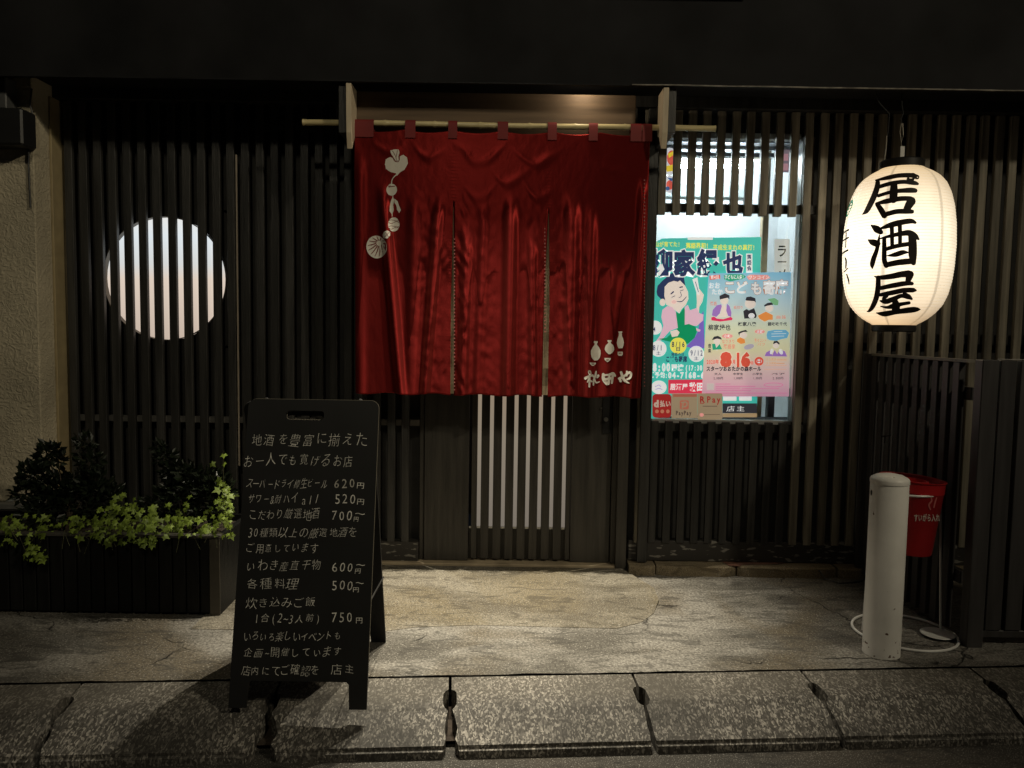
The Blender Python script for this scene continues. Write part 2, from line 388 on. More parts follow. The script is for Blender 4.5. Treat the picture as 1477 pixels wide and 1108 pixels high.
def glyphs(body, off):
    k = (body, off)
    if k not in _tc:
        c = bpy.data.curves.new('lettering', 'FONT'); c.body = body; c.resolution_u = 2; c.offset = off
        o = bpy.data.objects.new('lettering', c); COL.objects.link(o)
        me = bpy.data.meshes.new_from_object(o.evaluated_get(bpy.context.evaluated_depsgraph_get()))
        V = [(v.co.x, v.co.y) for v in me.vertices]; Fs = [tuple(p.vertices) for p in me.polygons]
        bpy.data.objects.remove(o); bpy.data.meshes.remove(me); bpy.data.curves.remove(c)
        _tc[k] = (V, Fs)
    return _tc[k]
def text(name, items, mp, m, parent, lay=1.0, jit=0.0, fill=False):
    """items: (body, x0, x1, yc, height, offset[, slope]) in photo pixels; each line is an object of its own"""
    if len(items) > 1:
        for it in items: text(name, [it], mp, m, parent, lay, jit)
        return
    V2, F2 = [], []
    for it in items:
        body, x0, x1, yc, h, off = it[:6]; slope = it[6] if len(it) > 6 else 0.0
        n = len(body); wts = [0.55 if ord(c) < 0x250 else 1.0 for c in body]; W = sum(wts); x = x0
        for ch, wt in zip(body, wts):
            cw = (x1-x0)*wt/W
            if ch != ' ':
                V, Fc = glyphs(ch, off)
                if V:
                    mx = (min(v[0] for v in V)+max(v[0] for v in V))/2
                    em = 1.0 if wt == 1.0 else 0.62
                    a = random.uniform(-1, 1)*jit*0.10; sh = jit*(0.10+random.uniform(-.1, .1)); k = 1+random.uniform(-.12, .08)*jit
                    cx = x+cw/2+random.uniform(-.04, .04)*jit*h; cy = yc+random.uniform(-.06, .06)*jit*h+slope*(x-x0)
                    b0 = len(V2)
                    for vx, vy in V:
                        gx = (vx-mx)*cw/em*0.95*k; gy = -(vy-0.37)*h*1.06*k*(1.15 if wt < 1 else 1)
                        gx, gy = gx - sh*gy, gy + a*gx
                        V2.append(mp(cx+gx, cy+gy, lay))
                    F2 += [tuple(b0+i for i in f) for f in Fc]
            x += cw
    me = bpy.data.meshes.new(name); me.from_pydata([tuple(v) for v in V2], [], F2); me.materials.append(m)
    return link(bpy.data.objects.new(name, me), parent)

# ================================================================== THE SETTING
WY = 3.77                       # front face of the timber slats
GX0, GX1 = -9.0, 9.0
def kerb_y(x, off=0.0):         # back line of the kerb stones, not quite parallel to the shop
    return _ka.y + _ks*(x-_ka.x) - off
pv = MB()
N = 36
poly = [(GX0, kerb_y(GX0))]
for k in range(520):
    x = -2.6+k*0.01; poly.append((x, kerb_y(x)+0.0035+0.010*max(0, noise.noise((x*6, 0, 0))+.1)+0.004*abs(noise.noise((x*31, 0, 4)))))
poly += [(GX1, kerb_y(GX1)), (GX1, 4.6), (GX0, 4.6)]
pv.face([(x, y, 0) for x, y in poly]).build('pavement', PAVE, kind='structure')
MB().face([(GX0, -12, -0.118), (GX1, -12, -0.118), (GX1, kerb_y(GX1)-0.1, -0.118), (GX0, kerb_y(GX0)-0.1, -0.118)]).build('road', ROAD, kind='structure')
# bedding below stones and pavement so that joints show dark ground, not sky
MB().face([(GX0, kerb_y(GX0)-0.24, -0.10), (GX1, kerb_y(GX1)-0.24, -0.10), (GX1, 4.6, -0.10), (GX0, 4.6, -0.10)]).build('ground', SOIL, kind='structure')

# kerb of exposed-aggregate stones
kerb = thing('kerb', 'row of sloping exposed aggregate kerb stones along the road', 'kerb', (0, 2.6, -0.1)); del kerb['label']; del kerb['category']; kerb['kind'] = 'structure'
def kz(off): return -0.004 - (0.014*off/0.16 if off < 0.16 else 0.014 + (off-0.16)*0.45)
cy_, sy_ = math.cos(math.atan(_ks)), math.sin(math.atan(_ks))
KW = 0.31
xj = [gp(x, y, -0.005).x for x, y in ((120, 985), (405, 981), (650, 976), (912, 972), (1155, 968), (1400, 965))]
step = (xj[-1]-xj[0])/5
xs = [xj[0]-step*k for k in range(4, 0, -1)] + xj + [xj[-1]+step*k for k in range(1, 5)]
WID = {round(xj[0], 3): .012, round(xj[1], 3): .045, round(xj[2], 3): .02}
for a, b in zip(xs, xs[1:]):
    bm = MB(); g = 0.004 + random.uniform(0, 0.002)
    hy = 0.13; hr = 0.017       # slot half way across, one half hole in each stone end
    def end(x, s):              # s=+1: left end of the stone, the half hole bites to the right
        q_ = WID.get(round(x-s*g, 3), 0.0)*(1 if s > 0 else .4)
        pts = [(x, 0.0), (x, hy-0.052)] + [(x + s*hr*min(1, 1.35*math.sin(math.pi*t/7)), hy-0.05*math.cos(math.pi*t/7)) for t in range(1, 7)] + [(x+s*.15*q_, hy+0.052), (x+s*(0.001+.5*q_), 0.205), (x+s*(.8*q_+.004), .245), (x+s*(.55*q_+.002), .28), (x+s*(0.006+q_), KW)]
        return pts
    L_ = end(a+g, 1); R_ = end(b-g, -1)
    offs = [p[1] for p in L_]
    def P(x, off, z): return Vector((x + sy_*off, kerb_y(x)-off, z))
    tl = [bm.b.verts.new(P(x, o, kz(o) + random.uniform(-.0015, .0015))) for x, o in L_]
    tr = [bm.b.verts.new(P(x, o, kz(o) + random.uniform(-.0015, .0015))) for x, o in R_]
    bl = [bm.b.verts.new(P(x, o, -0.16)) for x, o in L_]; br = [bm.b.verts.new(P(x, o, -0.16)) for x, o in R_]
    for i in range(len(tl)-1):
        bm.b.faces.new((tl[i], tl[i+1], tr[i+1], tr[i])); bm.b.faces.new((tl[i], bl[i], bl[i+1], tl[i+1])); bm.b.faces.new((tr[i], tr[i+1], br[i+1], br[i]))
    bm.b.faces.new((tl[-1], bl[-1], br[-1], tr[-1])); bm.b.faces.new((tl[0], tr[0], br[0], bl[0]))
    es = [e for e in bm.b.edges if all(v in (tl[-1], tr[-1]) for v in e.verts)]
    bmesh.ops.bevel(bm.b, geom=es, offset=0.010, segments=2, affect='EDGES')
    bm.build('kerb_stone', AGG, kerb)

# raised concrete apron before the door, round at its right end
def ramp_z(x, y):
    t = max(0, min(1, (3.74-y)/0.55)); return 0.0018 + 0.022*(1-t)
ap = [gp(548, 836)] + [gp(x, y) for x, y in ((902, 838), (925, 842), (943, 852), (950, 868), (943, 885), (925, 898), (890, 907), (800, 905), (690, 902), (600, 905), (548, 912))]
poly = [(p.x, p.y) for p in ap]; poly[0] = (poly[0][0], 3.735); poly[1] = (poly[1][0], 3.735)
poly = [(-1.25, 3.735)] + poly[1:] + [(-1.25, poly[-1][1])]
bm = MB(); n = len(poly); cx_, cyy = -0.2, 3.55
outer = [bm.b.verts.new((x, y, ramp_z(x, y))) for x, y in poly]; low = [bm.b.verts.new((x*1.0, y, -0.01)) for x, y in poly]
bm.b.faces.new(outer)
for i in range(n): bm.b.faces.new((low[i], low[(i+1) % n], outer[(i+1) % n], outer[i]))
bm.build('door_apron', RAMP, kind='structure')

# stone ledge under the right-hand screen
led = thing('stone_ledge', 'low worn yellowish stone ledge at the foot of the slat screen right of the door', 'ledge', (1.2, 3.72, 0))
ex = [at(x, 835, 3.70).x for x in (906, 946, 1063, 1208, 1262)] + [3.3]
for i, (a, b) in enumerate(zip(ex, ex[1:])):
    bm = MB(); o = 0.004
    nx = max(4, int((b-a)/0.05)); top = []; 
    for k in range(nx+1):
        x = a+o+(b-a-2*o)*k/nx; e = 0.018 if k in (0, nx) else 0
        top.append((x, 3.70 + e*(0.9 if i in (1, 2) else .3) + noise.noise((x*9, i, 0))*0.006, 0.050 - noise.noise((x*7, i, 5))*0.005))
    v = [[bm.b.verts.new((x, y, -0.02)), bm.b.verts.new((x, y, z-0.006)), bm.b.verts.new((x, y+0.006, z)), bm.b.verts.new((x, 3.87, 0.052))] for x, y, z in top]
    for A, B in zip(v, v[1:]):
        for q in range(3): bm.b.faces.new((A[q], B[q], B[q+1], A[q+1]))
    bm.b.faces.new(v[0]); bm.b.faces.new(v[-1][::-1])
    bm.build('stone', LEDGE, led)
bm = MB(); x0, x1 = at(1052, 830, 3.70).x, at(1140, 830, 3.70).x
bm.face([(x0, 3.712, 0.0535), (x0+0.05, 3.704, 0.0535), (x0+0.07, 3.73, .0535), (x1-0.06, 3.75, 0.0535), (x1, 3.77, .0535), (x1-0.1, 3.81, 0.0535), (x0-0.02, 3.80, 0.0535)])
RUST = mat('red_brown_patch', (0.13, 0.06, 0.04), 0.8, var=0.4, scale=40)
bm.build('worn_paint_patch', RUST, led)

# shop wall behind the slats, with its round window, door and window openings
BW0, BW1 = 3.845, 4.05           # backing wall
ZS = 2.262                      # soffit height
WX = at(60, 500, 3.60).x
XL = WX + 0.013
rc = at(238, 402, BW0); rr = 89/F*BW0
DX0, DX1 = at(608, 700, 3.80).x, at(893, 700, 3.80).x
WX0, WX1 = at(941, 450, 3.83).x, at(1166, 450, 3.83).x
WZ0, WZ1 = at(1040, 607, 3.83).z, at(1040, 196, 3.83).z
wb = MB()
wb.box(XL-0.2, rc.x-0.32, BW0, BW1, 0, 2.6); wb.box(rc.x+0.32, DX0, BW0, BW1, 0, 2.6)
wb.box(rc.x-0.32, rc.x+0.32, BW0, BW1, 0, rc.z-0.34); wb.box(rc.x-0.32, rc.x+0.32, BW0, BW1, rc.z+0.34, 2.6)
wb.box(DX1, WX0, BW0, BW1, 0, 2.6); wb.box(WX0, WX1, BW0, BW1, 0, WZ0); wb.box(WX0, WX1, BW0, BW1, WZ1, 2.6); wb.box(WX1, 3.6, BW0, BW1, 0, 2.6)
wb.box(DX0, DX1, BW0, BW1, 2.1, 2.6)
for Y in (BW0, BW1):            # plate with a round hole
    K = 64; inn = [wb.b.verts.new((rc.x+rr*math.cos(2*math.pi*k/K), Y, rc.z+rr*math.sin(2*math.pi*k/K))) for k in range(K)]; out = []
    for k in range(K):
        c, s = math.cos(2*math.pi*k/K), math.sin(2*math.pi*k/K); q = min(0.32/abs(c) if abs(c) > 1e-6 else 9, 0.34/abs(s) if abs(s) > 1e-6 else 9)
        out.append(wb.b.verts.new((rc.x+q*c, Y, rc.z+q*s)))
    for k in range(K): wb.b.faces.new((inn[k], inn[(k+1) % K], out[(k+1) % K], out[k]))
    if Y == BW0: first = inn
    else:
        for k in range(K): wb.b.faces.new((first[k], first[(k+1) % K], inn[(k+1) % K], inn[k]))
wb.build('shop_wall', BLACKW, kind='structure')
# dark interior and upper storey so no sky light comes in from behind
MB().box(XL-0.3, 3.6, 4.9, 4.95, 0, 2.6).box(XL-0.3, 3.6, 4.06, 4.95, 2.6, 2.65).build('shop_interior', BLACKW, kind='structure')

rw = thing('round_window', 'round lit frosted window glowing behind the left slat screen', 'window', (rc.x, BW1, rc.z))
bm = MB(); bm.b.faces.new([bm.b.verts.new((rc.x+0.305*math.cos(2*math.pi*k/48), BW0+0.035, rc.z+0.305*math.sin(2*math.pi*k/48))) for k in range(48)])
bm.build('frosted_pane', emitmat('frosted_pane_light', (1, .9, .8), 1.0, [(0.0, (0.55, 0.44, 0.36)), (0.5, (0.72, 0.60, 0.50)), (0.62, (0.66, 0.67, 0.66)), (0.85, (0.72, 0.78, 0.82)), (1.0, (0.8, 0.8, 0.78))]), rw)
bm = MB(); K = 64
for k in range(K):
    a0, a1 = 2*math.pi*k/K, 2*math.pi*(k+1)/K
    r1, r2 = rr-0.001, rr-0.006
    V = [bm.b.verts.new((rc.x+r*math.cos(a), y, rc.z+r*math.sin(a))) for a in (a0, a1) for r, y in ((r1, BW0-0.006), (r2, BW0-0.006), (r2, BW0+0.03))]
    bm.b.faces.new((V[0], V[1], V[4], V[3])); bm.b.faces.new((V[1], V[2], V[5], V[4]))
bm.build('rim', mat('pale_rim_wood', (0.12, 0.10, 0.07), 0.5), rw, smooth=True)

# ------------------------------------------------------------------ slat screens
SP, SW, ST = 0.0712, 0.0375, 0.024
def slat_mesh(z0, z1, wd=SW, th=ST, m=DARK):
    b = MB().box(-wd/2, wd/2, 0, th, z0, z1, bev=0.0018); o = b.build('slat', m); me = o.data; bpy.data.objects.remove(o); return me
DARK2 = mat('lantern_lit_timber', (0.19, 0.17, 0.13), 0.55, var=0.5, scale=5, bump=0.3, bscale=40, stretch=(8, 8, 0.5), objvar=0.30)  # paler slats for the right screen: the lantern's light is painted in
def put_slats(xs, me, parent, y=WY, skip=None):
    for x in xs:
        o = bpy.data.objects.new('slat', me); link(o, parent)
        o.location = (x+random.uniform(-.0012, .0012), y+random.uniform(-.0015, .0015), 0); o.rotation_euler = (0, R(random.uniform(-.05, .05)), R(random.uniform(-1.2, 1.2)))
x_anchor = at(249, 401, WY).x
ls = thing('slat_screen', 'long dark vertical slat screen left of the door, in front of the round window', 'slat screen', (-1.5, WY, 0))
xs = [x_anchor + SP*k for k in range(-9, 60)]
xsl = [x for x in xs if XL+0.005 < x < DX0-0.02]
full = slat_mesh(0.13, ZS-0.003)
put_slats(xsl, full, ls)
MB().box(XL, DX0-0.012, WY+ST+0.001, WY+ST+0.022, 0.712, 0.742).build('rail', mat('glint_rail', (.16, .15, .135), .5), ls)  # lit glints between the slats are put into this rail's paler colour
MB().box(XL, DX0-0.012, WY+ST+0.001, WY+ST+0.028, 2.14, 2.19).build('rail', DARK, ls)
MB().box(XL, DX0-0.012, WY+0.004, BW0-0.002, 0.02, 0.13).build('base_board', PEEL, ls)
xb = at(343, 400, WY+0.02).x
MB().box(xb-0.003, xb+0.003, WY+0.012, WY+0.02, 0.5, 2.02).build('edging_strip', mat('pale_edging', (0.35, 0.30, 0.24), .4), ls)

rs = thing('slat_screen', 'dark vertical slat screen right of the door, around and beyond the poster window', 'slat screen', (1.7, WY, 0))
xa = at(1211.5, 180, WY).x
xsr = [xa + 0.0705*k for k in range(-16, 28)]
winL, winR = WX0+0.0, at(1171, 180, WY).x+0.005
upper = slat_mesh(at(1050, 311, WY).z, ZS-0.003, m=DARK2); lower = slat_mesh(0.145, at(1050, 609, WY).z)
full2 = slat_mesh(0.145, ZS-0.003, m=DARK2)
for x in xsr:
    if x < at(917, 500, WY).x: continue
    if x > 3.3: break
    if winL-0.01 < x < winR - 0.02: put_slats([x], upper, rs); put_slats([x], lower, rs)
    else: put_slats([x], full2, rs)
zr = at(1240, 181, WY+ST).z
MB().box(WX1+0.03, 3.3, WY+ST+0.001, WY+ST+0.028, zr-0.045, zr+0.02).build('rail', DARK, rs)
zr = at(1240, 488, WY+ST).z
MB().box(WX1+0.03, 3.3, WY+ST+0.001, WY+ST+0.028, zr-0.022, zr+0.025).build('rail', DARK, rs)
zr = at(1050, 301, WY+ST).z
MB().box(WX0-0.02, WX1+0.01, WY+ST+0.001, WY+ST+0.024, zr-0.02, zr+0.022).build('rail', DARK, rs)
zr = at(1050, 606, WY+ST).z
MB().box(WX0-0.02, WX1+0.01, WY+ST+0.001, WY+ST+0.02, zr-0.06, zr-0.02).build('rail', DARK, rs)
MB().box(at(906, 800, WY).x, 3.3, WY+0.006, BW0-0.002, 0.053, 0.155, bev=0.003).build('base_board', PEEL, rs)
MB().box(at(926.5, 500, 3.76).x, at(941, 500, 3.76).x, 3.745, 3.843, 0.053, ZS-0.003, bev=0.002).build('post', DARK, rs)

# ------------------------------------------------------------------ door
df = thing('door_frame', 'dark timber door frame with a pale sill under the sliding door', 'door frame', ((DX0+DX1)/2, 3.78, 0))
MB().box(at(890, 700, 3.74).x, at(905.5, 700, 3.74).x, 3.735, 3.843, 0.0, ZS-0.003, bev=0.002).build('jamb', DOORW, df)
MB().box(DX0-0.010, DX0+0.012, 3.80, 3.843, 0.03, ZS-0.003, bev=0.002).build('jamb', DOORW, df)
sx0 = at(545, 830, 3.74).x
MB().box(sx0-0.2, at(889, 830, 3.74).x, 3.742, 3.843, -0.01, 0.033, bev=0.003).build('sill', mat('worn_sill', (0.42, 0.34, 0.23), .5, var=.3, scale=9), df)
lb0, lb1 = at(514, 160, 3.55).x, at(917, 160, 3.55).x
MB().box(lb0, lb1, 3.55, 3.575, 2.06, ZS-0.003, bev=0.002).build('lintel_board', LINTEL, df)
MB().box(DX0+0.013, at(890, 700, 3.74).x-0.002, 3.828, 3.843, 2.0, ZS-0.003).build('head', DOORW, df)
dr = thing('sliding_door', 'dark timber sliding door with eight lit frosted strips below the red curtain', 'door', ((DX0+DX1)/2, 3.8, 0.03))
DY = 3.79
def dx(px): return at(px, 690, DY).x
MB().box(dx(612), dx(676), DY, DY+0.035, 0.035, 2.0, bev=0.002).build('door_panel', DOORW, dr)
MB().box(dx(824), dx(881), DY, DY+0.035, 0.035, 2.0, bev=0.002).build('door_panel', DOORW, dr)
MB().box(dx(882), dx(890.5), DY-0.012, DY+0.03, 0.035, 2.0, bev=0.002).build('door_stile', DOORW, dr)
gaps = [690.8 + 17.55*k for k in range(8)]; gw = 5.6
edges = [680] + [q for g in gaps for q in (g-gw/2, g+gw/2)] + [823]
zb = at(750, 764, DY).z
for i in range(0, len(edges), 2):
    MB().box(dx(edges[i]), dx(edges[i+1]), DY+0.004, DY+0.026, 0.045, 1.99, bev=0.0015).build('slat', DOORW, dr)
MB().box(dx(677), dx(823.5), DY+0.0275, DY+0.034, 0.045, zb-0.004).build('lower_panel', DOORW, dr)
MB().box(dx(677), dx(823.5), DY+0.0275, DY+0.034, zb-0.003, zb+0.006).build('glazing_bead', ALU, dr)
MB().box(dx(680), dx(823), DY+0.031, DY+0.037, zb+0.007, 1.99).build('frosted_pane', emitmat('door_pane_light', (1, .8, .6), 1.0, [(0.0, (0.17, 0.145, 0.12)), (0.25, (0.24, 0.20, 0.15)), (0.45, (0.30, 0.22, 0.15)), (1.0, (0.28, 0.235, 0.18))], base=0.12), dr)
hp = MB().box(dx(866.5), dx(881), DY-0.006, DY-0.0005, at(873, 626, DY).z, at(873, 480, DY).z, bev=0.002).build('lock_plate', METALD, dr)
c = at(874, 605, DY-0.012)
MB().tube([(c.x, DY-0.0065, c.z), (c.x, DY-0.02, c.z)], 0.0105, 14).build('lock_cylinder', STEEL, hp, smooth=True)
for yy in (572, 589):
    c2 = at(867.6, yy, DY-0.012); MB().tube([(c2.x, DY-0.0065, c2.z), (c2.x, DY-0.011, c2.z)], 0.004, 8).build('screw', STEEL, hp)

# ------------------------------------------------------------------ canopy
cn = thing('canopy', 'black flat canopy over the whole shop front, drip edge painted pale where the lantern lights it', 'canopy', (0, 3.42, ZS))
CF = 3.42
MB().box(-4.5, 4.5, CF, CF+0.03, ZS+0.002, 3.6).build('fascia', CANOPY, cn)
# soffit, raised behind the fascia lip so the added puck stays hidden
MB().box(-4.5, 4.5, CF+0.03, 4.05, ZS+0.052, ZS+0.08).build('soffit', CANOPY, cn)
MB().box(-4.5, 4.5, 3.735, 4.05, ZS, ZS+0.051).build('header_beam', DARK, cn)
bm = MB()
pts = []
for k in range(90):
    x = 0.50 + k*0.04; pts.append((x, CF-0.004, ZS+0.003+noise.noise((x*5, 0, 0))*0.0022))
bm.tube(pts, [0.0030+0.0012*noise.noise((p[0]*11, 3, 0)) for p in pts], 6).build('drip_edge', TRIM, cn)  # pale only towards the lantern: its light on the edge is painted in
MB().box(-4.5, 0.49, CF-0.004, CF-0.0005, ZS-0.002, ZS+0.004).build('drip_edge', CANOPY, cn)
sl = thing('unseen_lamp_bar', 'unseen lamp bar above the canopy front with a plate added to shade the fascia', 'light', (CANX, CF, 2.85))
MB().box(CANX-1.15, CANX+1.15, 3.340, 3.345, 2.664, 2.95).box(CANX-1.15, CANX+1.15, 3.22, 3.3395, 2.93, 2.936).build('light_blocker', METALD, sl)  # plate added to keep the lamps' light off the fascia
for dx_ in (-0.24, 0.0, 0.24): MB().tube([(CANX+dx_, CANY, 2.822), (CANX+dx_, CANY, 2.929)], 0.013, 12).build('lamp_holder', METALD, sl)
for x in (CANX-.5, CANX+.5): MB().tube([(x, 3.3455, 2.85), (x, CF-.001, 2.85)], 0.008, 8).build('arm', METALD, sl)

pk = thing('added_puck_light', 'small hidden puck light added under the canopy to brighten pole and lintel', 'light', (0.30, 3.475, 2.297))
MB().lathe([(0.012, 2.297), (0.026, 2.299), (0.028, 2.3135)], (0.30, 3.495), 20, cap0=False).build('housing', METALD, pk, smooth=True)

# ------------------------------------------------------------------ neighbour's stucco wall at the left
sw = thing('stucco_wall', 'rough cream stucco side wall at the left edge with a ledge', 'wall', (-3, 3.6, 0))
zl = at(20, 724, 3.58).z
MB().box(-4.5, WX, 3.58, 4.3, zl, 3.6, bev=0.004).build('rendered_wall', STUCCO, sw)
MB().box(-4.5, WX-0.005, 3.55, 4.3, 0, zl-0.03).build('plinth', mat('grey_plinth', (0.16, 0.155, 0.15), .8), sw)
MB().box(-4.5, WX+0.004, 3.545, 4.3, zl-0.029, zl-0.001, bev=0.003).build('ledge', mat('grey_ledge', (0.26, 0.25, 0.23), .7), sw)
MB().box(WX+0.0005, WX+0.012, 3.70, 3.843, 0.0, ZS-0.003, bev=0.002).build('corner_post', mat('painted_corner_post', (0.34, 0.27, 0.15), .6), sw)
cb = thing('cable_box', 'dark service box high on the stucco wall at the top left corner', 'box', (at(5, 170, 3.5).x, 3.55, 2.1))
p0, p1 = at(-30, 210, 3.50), at(37, 158, 3.50)
MB().box(p0.x, p1.x, 3.47, 3.578, p0.z, p1.z, bev=0.008).build('housing', METALD, cb)
p0, p1 = at(-30, 158, 3.52), at(12, 112, 3.52)
MB().box(p0.x, p1.x, 3.50, 3.578, p0.z+0.001, p1.z, bev=0.004).build('cover', mat('grey_cover', (0.08, 0.08, 0.08), .5), cb)
cbl = MB().tube([at(46, 128, 3.56), at(43, 150, 3.56), at(47, 165, 3.565), at(42, 200, 3.565), at(41, 235, 3.57), at(44, 300, 3.57)], 0.004, 6)
tag(cbl.build('cable', CABLE), 'thin black cable hanging down the stucco corner at top left', 'cable')

# ================================================================== WINDOW WITH POSTERS
GY = 3.848                      # pane
win = thing('window', 'brightly lit shop window papered with posters, right of the red curtain', 'window', ((WX0+WX1)/2, GY, WZ0))
def wx(px): return at(px, 450, GY).x
MB().box(WX0-0.004, wx(943), GY-0.012, GY+0.03, WZ0-0.02, WZ1+0.02, bev=0.001).build('frame_stile', ALUD, win)
MB().box(wx(1145), wx(1152), GY-0.028, GY+0.03, WZ0, WZ1, bev=0.0015).build('frame_stile', ALU, win)
MB().box(wx(1152)+0.001, wx(1157), GY-0.010, GY+0.03, WZ0, WZ1).build('frame_stile', ALU, win)
MB().box(wx(1157)+0.001, wx(1163), GY-0.022, GY+0.03, WZ0, WZ1, bev=0.001).build('frame_stile', ALUD, win)
MB().box(wx(943)+0.001, wx(1145)-0.001, GY-0.024, GY+0.03, WZ0-0.016, WZ0+0.004, bev=0.001).build('sill', ALU, win)
MB().box(wx(943)+0.001, wx(1145)-0.001, GY-0.012, GY+0.03, WZ1-0.012, WZ1+0.016, bev=0.001).build('head_rail', ALU, win)
MB().box(wx(943)+0.001, wx(1145)-0.001, GY+0.016, GY+0.019, WZ0+0.005, WZ1-0.013).build('glass_pane', GLASS, win)
# room behind the pane
NX0, NX1, NY1 = WX0-0.02, WX1+0.03, 4.42
nb = MB().box(NX0-0.02, NX0, BW0+0.004, NY1, WZ0-0.06, WZ1+0.16).box(NX1, NX1+0.02, BW0+0.004, NY1, WZ0-0.06, WZ1+0.16)
nb.box(NX0-0.02, NX1+0.02, NY1, NY1+0.02, WZ0-0.06, WZ1+0.16).box(NX0-0.02, NX1+0.02, BW1+0.002, NY1, WZ0-0.08, WZ0-0.06).box(NX0-0.02, NX1+0.02, BW1+0.002, NY1, WZ1+0.16, WZ1+0.18)
nb.build('display_niche', PLAST, kind='structure')
ft = thing('fluorescent_tube', 'bright white tube light inside the top of the poster window', 'light', (1.1, 4.1, 2.0))
pa, pb = at(982, 238, 4.15), at(1082, 242, 4.15)
MB().tube([(pa.x, 4.15, pa.z), (pb.x, 4.15, pa.z)], 0.016, 12).build('tube', emitmat('tube_light', (0.80, 0.91, 1.0), 125), ft)
MB().box(pa.x-0.05, pb.x+0.05, 4.13, 4.18, pa.z+0.03, pa.z+0.06, bev=.003).build('batten', WHITEP, ft)
vb = thing('roller_blind', 'pale slatted blind headrail behind the top of the poster window', 'blind', (1.1, 4.3, 1.9))
for yy in (203, 213, 223):
    q = at(1050, yy, 3.93); MB().box(wx(946), wx(1140), 3.925, 3.94, q.z-0.010, q.z+0.010, bev=.002).build('slat', mat('grey_blind', (0.35, 0.38, 0.42), .5), vb)
sh = at(1050, 262, 4.3)
tag(MB().box(NX0+0.01, at(1085, 262, 4.3).x, 4.39, NY1-0.002, sh.z-0.07, sh.z, bev=.004).build('shelf', mat('grey_green_shelf', (0.36, 0.42, 0.40), .6)), 'pale grey shelf across the back of the lit poster window', 'shelf')
wp = thing('wooden_post', 'slim pale timber post standing inside the right end of the poster window', 'post', (1.4, 4.05, WZ0))
MB().box(at(1097, 400, 4.06).x, at(1106, 400, 4.06).x, 4.06, 4.10, WZ0-0.055, WZ1+0.15, bev=.002).build('post', mat('pale_timber', (0.55, 0.42, 0.26), .6, var=.2), wp)
MB().box(at(1106.5, 590, 4.06).x, at(1116, 590, 4.06).x, 4.05, 4.09, WZ0-0.055, at(1100, 570, 4.06).z).build('grey_block', mat('grey_block', (0.12, 0.12, 0.13), .6), wp)
nbn = thing('paper_banner', 'narrow white paper strip with brush lettering hung inside the window right of the posters', 'banner', (1.45, 3.95, 1.4))
BY = 3.95
def mb_(px, py, lay): return at(px, py, BY) + Vector((0, -0.0004*lay, 0))
shapes('paper', [rect(1117, 345, 1139, 560)], mb_, printmat((0.80, 0.79, 0.72)), nbn, 0)
text('lettering', [('ラ', 1120, 1136, 362, 18, .02), ('ー', 1120, 1136, 378, 12, .02), ('メ', 1120, 1136, 396, 18, .02)], mb_, INK, nbn, 1)
# lucky pictures pasted high on the glass
SY = GY+0.012
def ms(px, py, lay): return at(px, py, SY) + Vector((0, -0.0003*lay, 0))
st = thing('round_sticker', 'colourful round sticker pasted high in the left corner of the poster window', 'sticker', at(966, 245, SY))
shapes('paper', [ell(966, 233, 12, 20), ell(966, 266, 11, 13)], ms, printmat((0.72, 0.74, 0.78)), st, 0)
shapes('print', [ell(969, 228, 7, 11), ell(966, 267, 5, 7)], ms, printmat((0.75, 0.12, 0.08)), st, 1)
shapes('print', [[(960, 240), (976, 236), (976, 246), (962, 248)], [(963, 222), (975, 216), (974, 222), (965, 228)]], ms, printmat((0.85, 0.62, 0.05)), st, 2)
shapes('print', [[(962, 256), (973, 258), (968, 262)], ell(963, 272, 3, 3)], ms, printmat((0.05, 0.12, 0.30)), st, 3)
st2 = thing('small_photo_card', 'small dark picture card pasted at the upper right of the poster window', 'card', at(1132, 230, SY))
shapes('paper', [rect(1127, 216, 1139, 249)], ms, printmat((0.20, 0.16, 0.19)), st2, 0)
shapes('print', [rect(1128, 222, 1137, 232), rect(1129, 236, 1137, 246)], ms, printmat((0.45, 0.24, 0.28)), st2, 1)

# ---- green poster
PY = GY+0.013
def mp1(px, py, lay): return at(px, py, PY) + Vector((0, -0.00025*lay, 0))
gpz = thing('poster', 'green theatre poster with a smiling man raising a fan, behind the smaller poster', 'poster', at(1015, 600, PY))
A = lambda pts: T(930, 320, 6.925, pts)
B = lambda pts: T(930, 470, 7.386, pts)
GRN = printmat((0.06, 0.52, 0.44)); WHT = printmat((0.85, 0.86, 0.86)); NAVY = printmat((0.02, 0.035, 0.11)); PNK = printmat((0.78, 0.50, 0.62))
SKIN = printmat((0.83, 0.72, 0.64)); YEL = printmat((0.86, 0.80, 0.12)); PUR = printmat((0.20, 0.13, 0.55)); DGR = printmat((0.0, 0.30, 0.12)); REDI = printmat((0.72, 0.04, 0.09))
shapes('paper', [[(941, 352), (955, 344), (1098, 342), (1092, 586), (938, 604)]], mp1, GRN, gpz, 0)
shapes('tape', [[(992, 342), (1028, 342), (1028, 346), (992, 346)]], mp1, WHT, gpz, 1)
shapes('printed_panel', [B([(440, 220), (530, 130), (570, 50), (590, -100), (625, -160), (640, 240), (560, 235), (500, 240)])], mp1, PUR, gpz, 1)
shapes('printed_figure', [A([(118, 700), (128, 640), (175, 590), (210, 560), (250, 520), (300, 505), (350, 515), (390, 550), (405, 640), (385, 640), (300, 640), (240, 650), (215, 700), (210, 790), (160, 770), (125, 735)])], mp1, NAVY, gpz, 2)
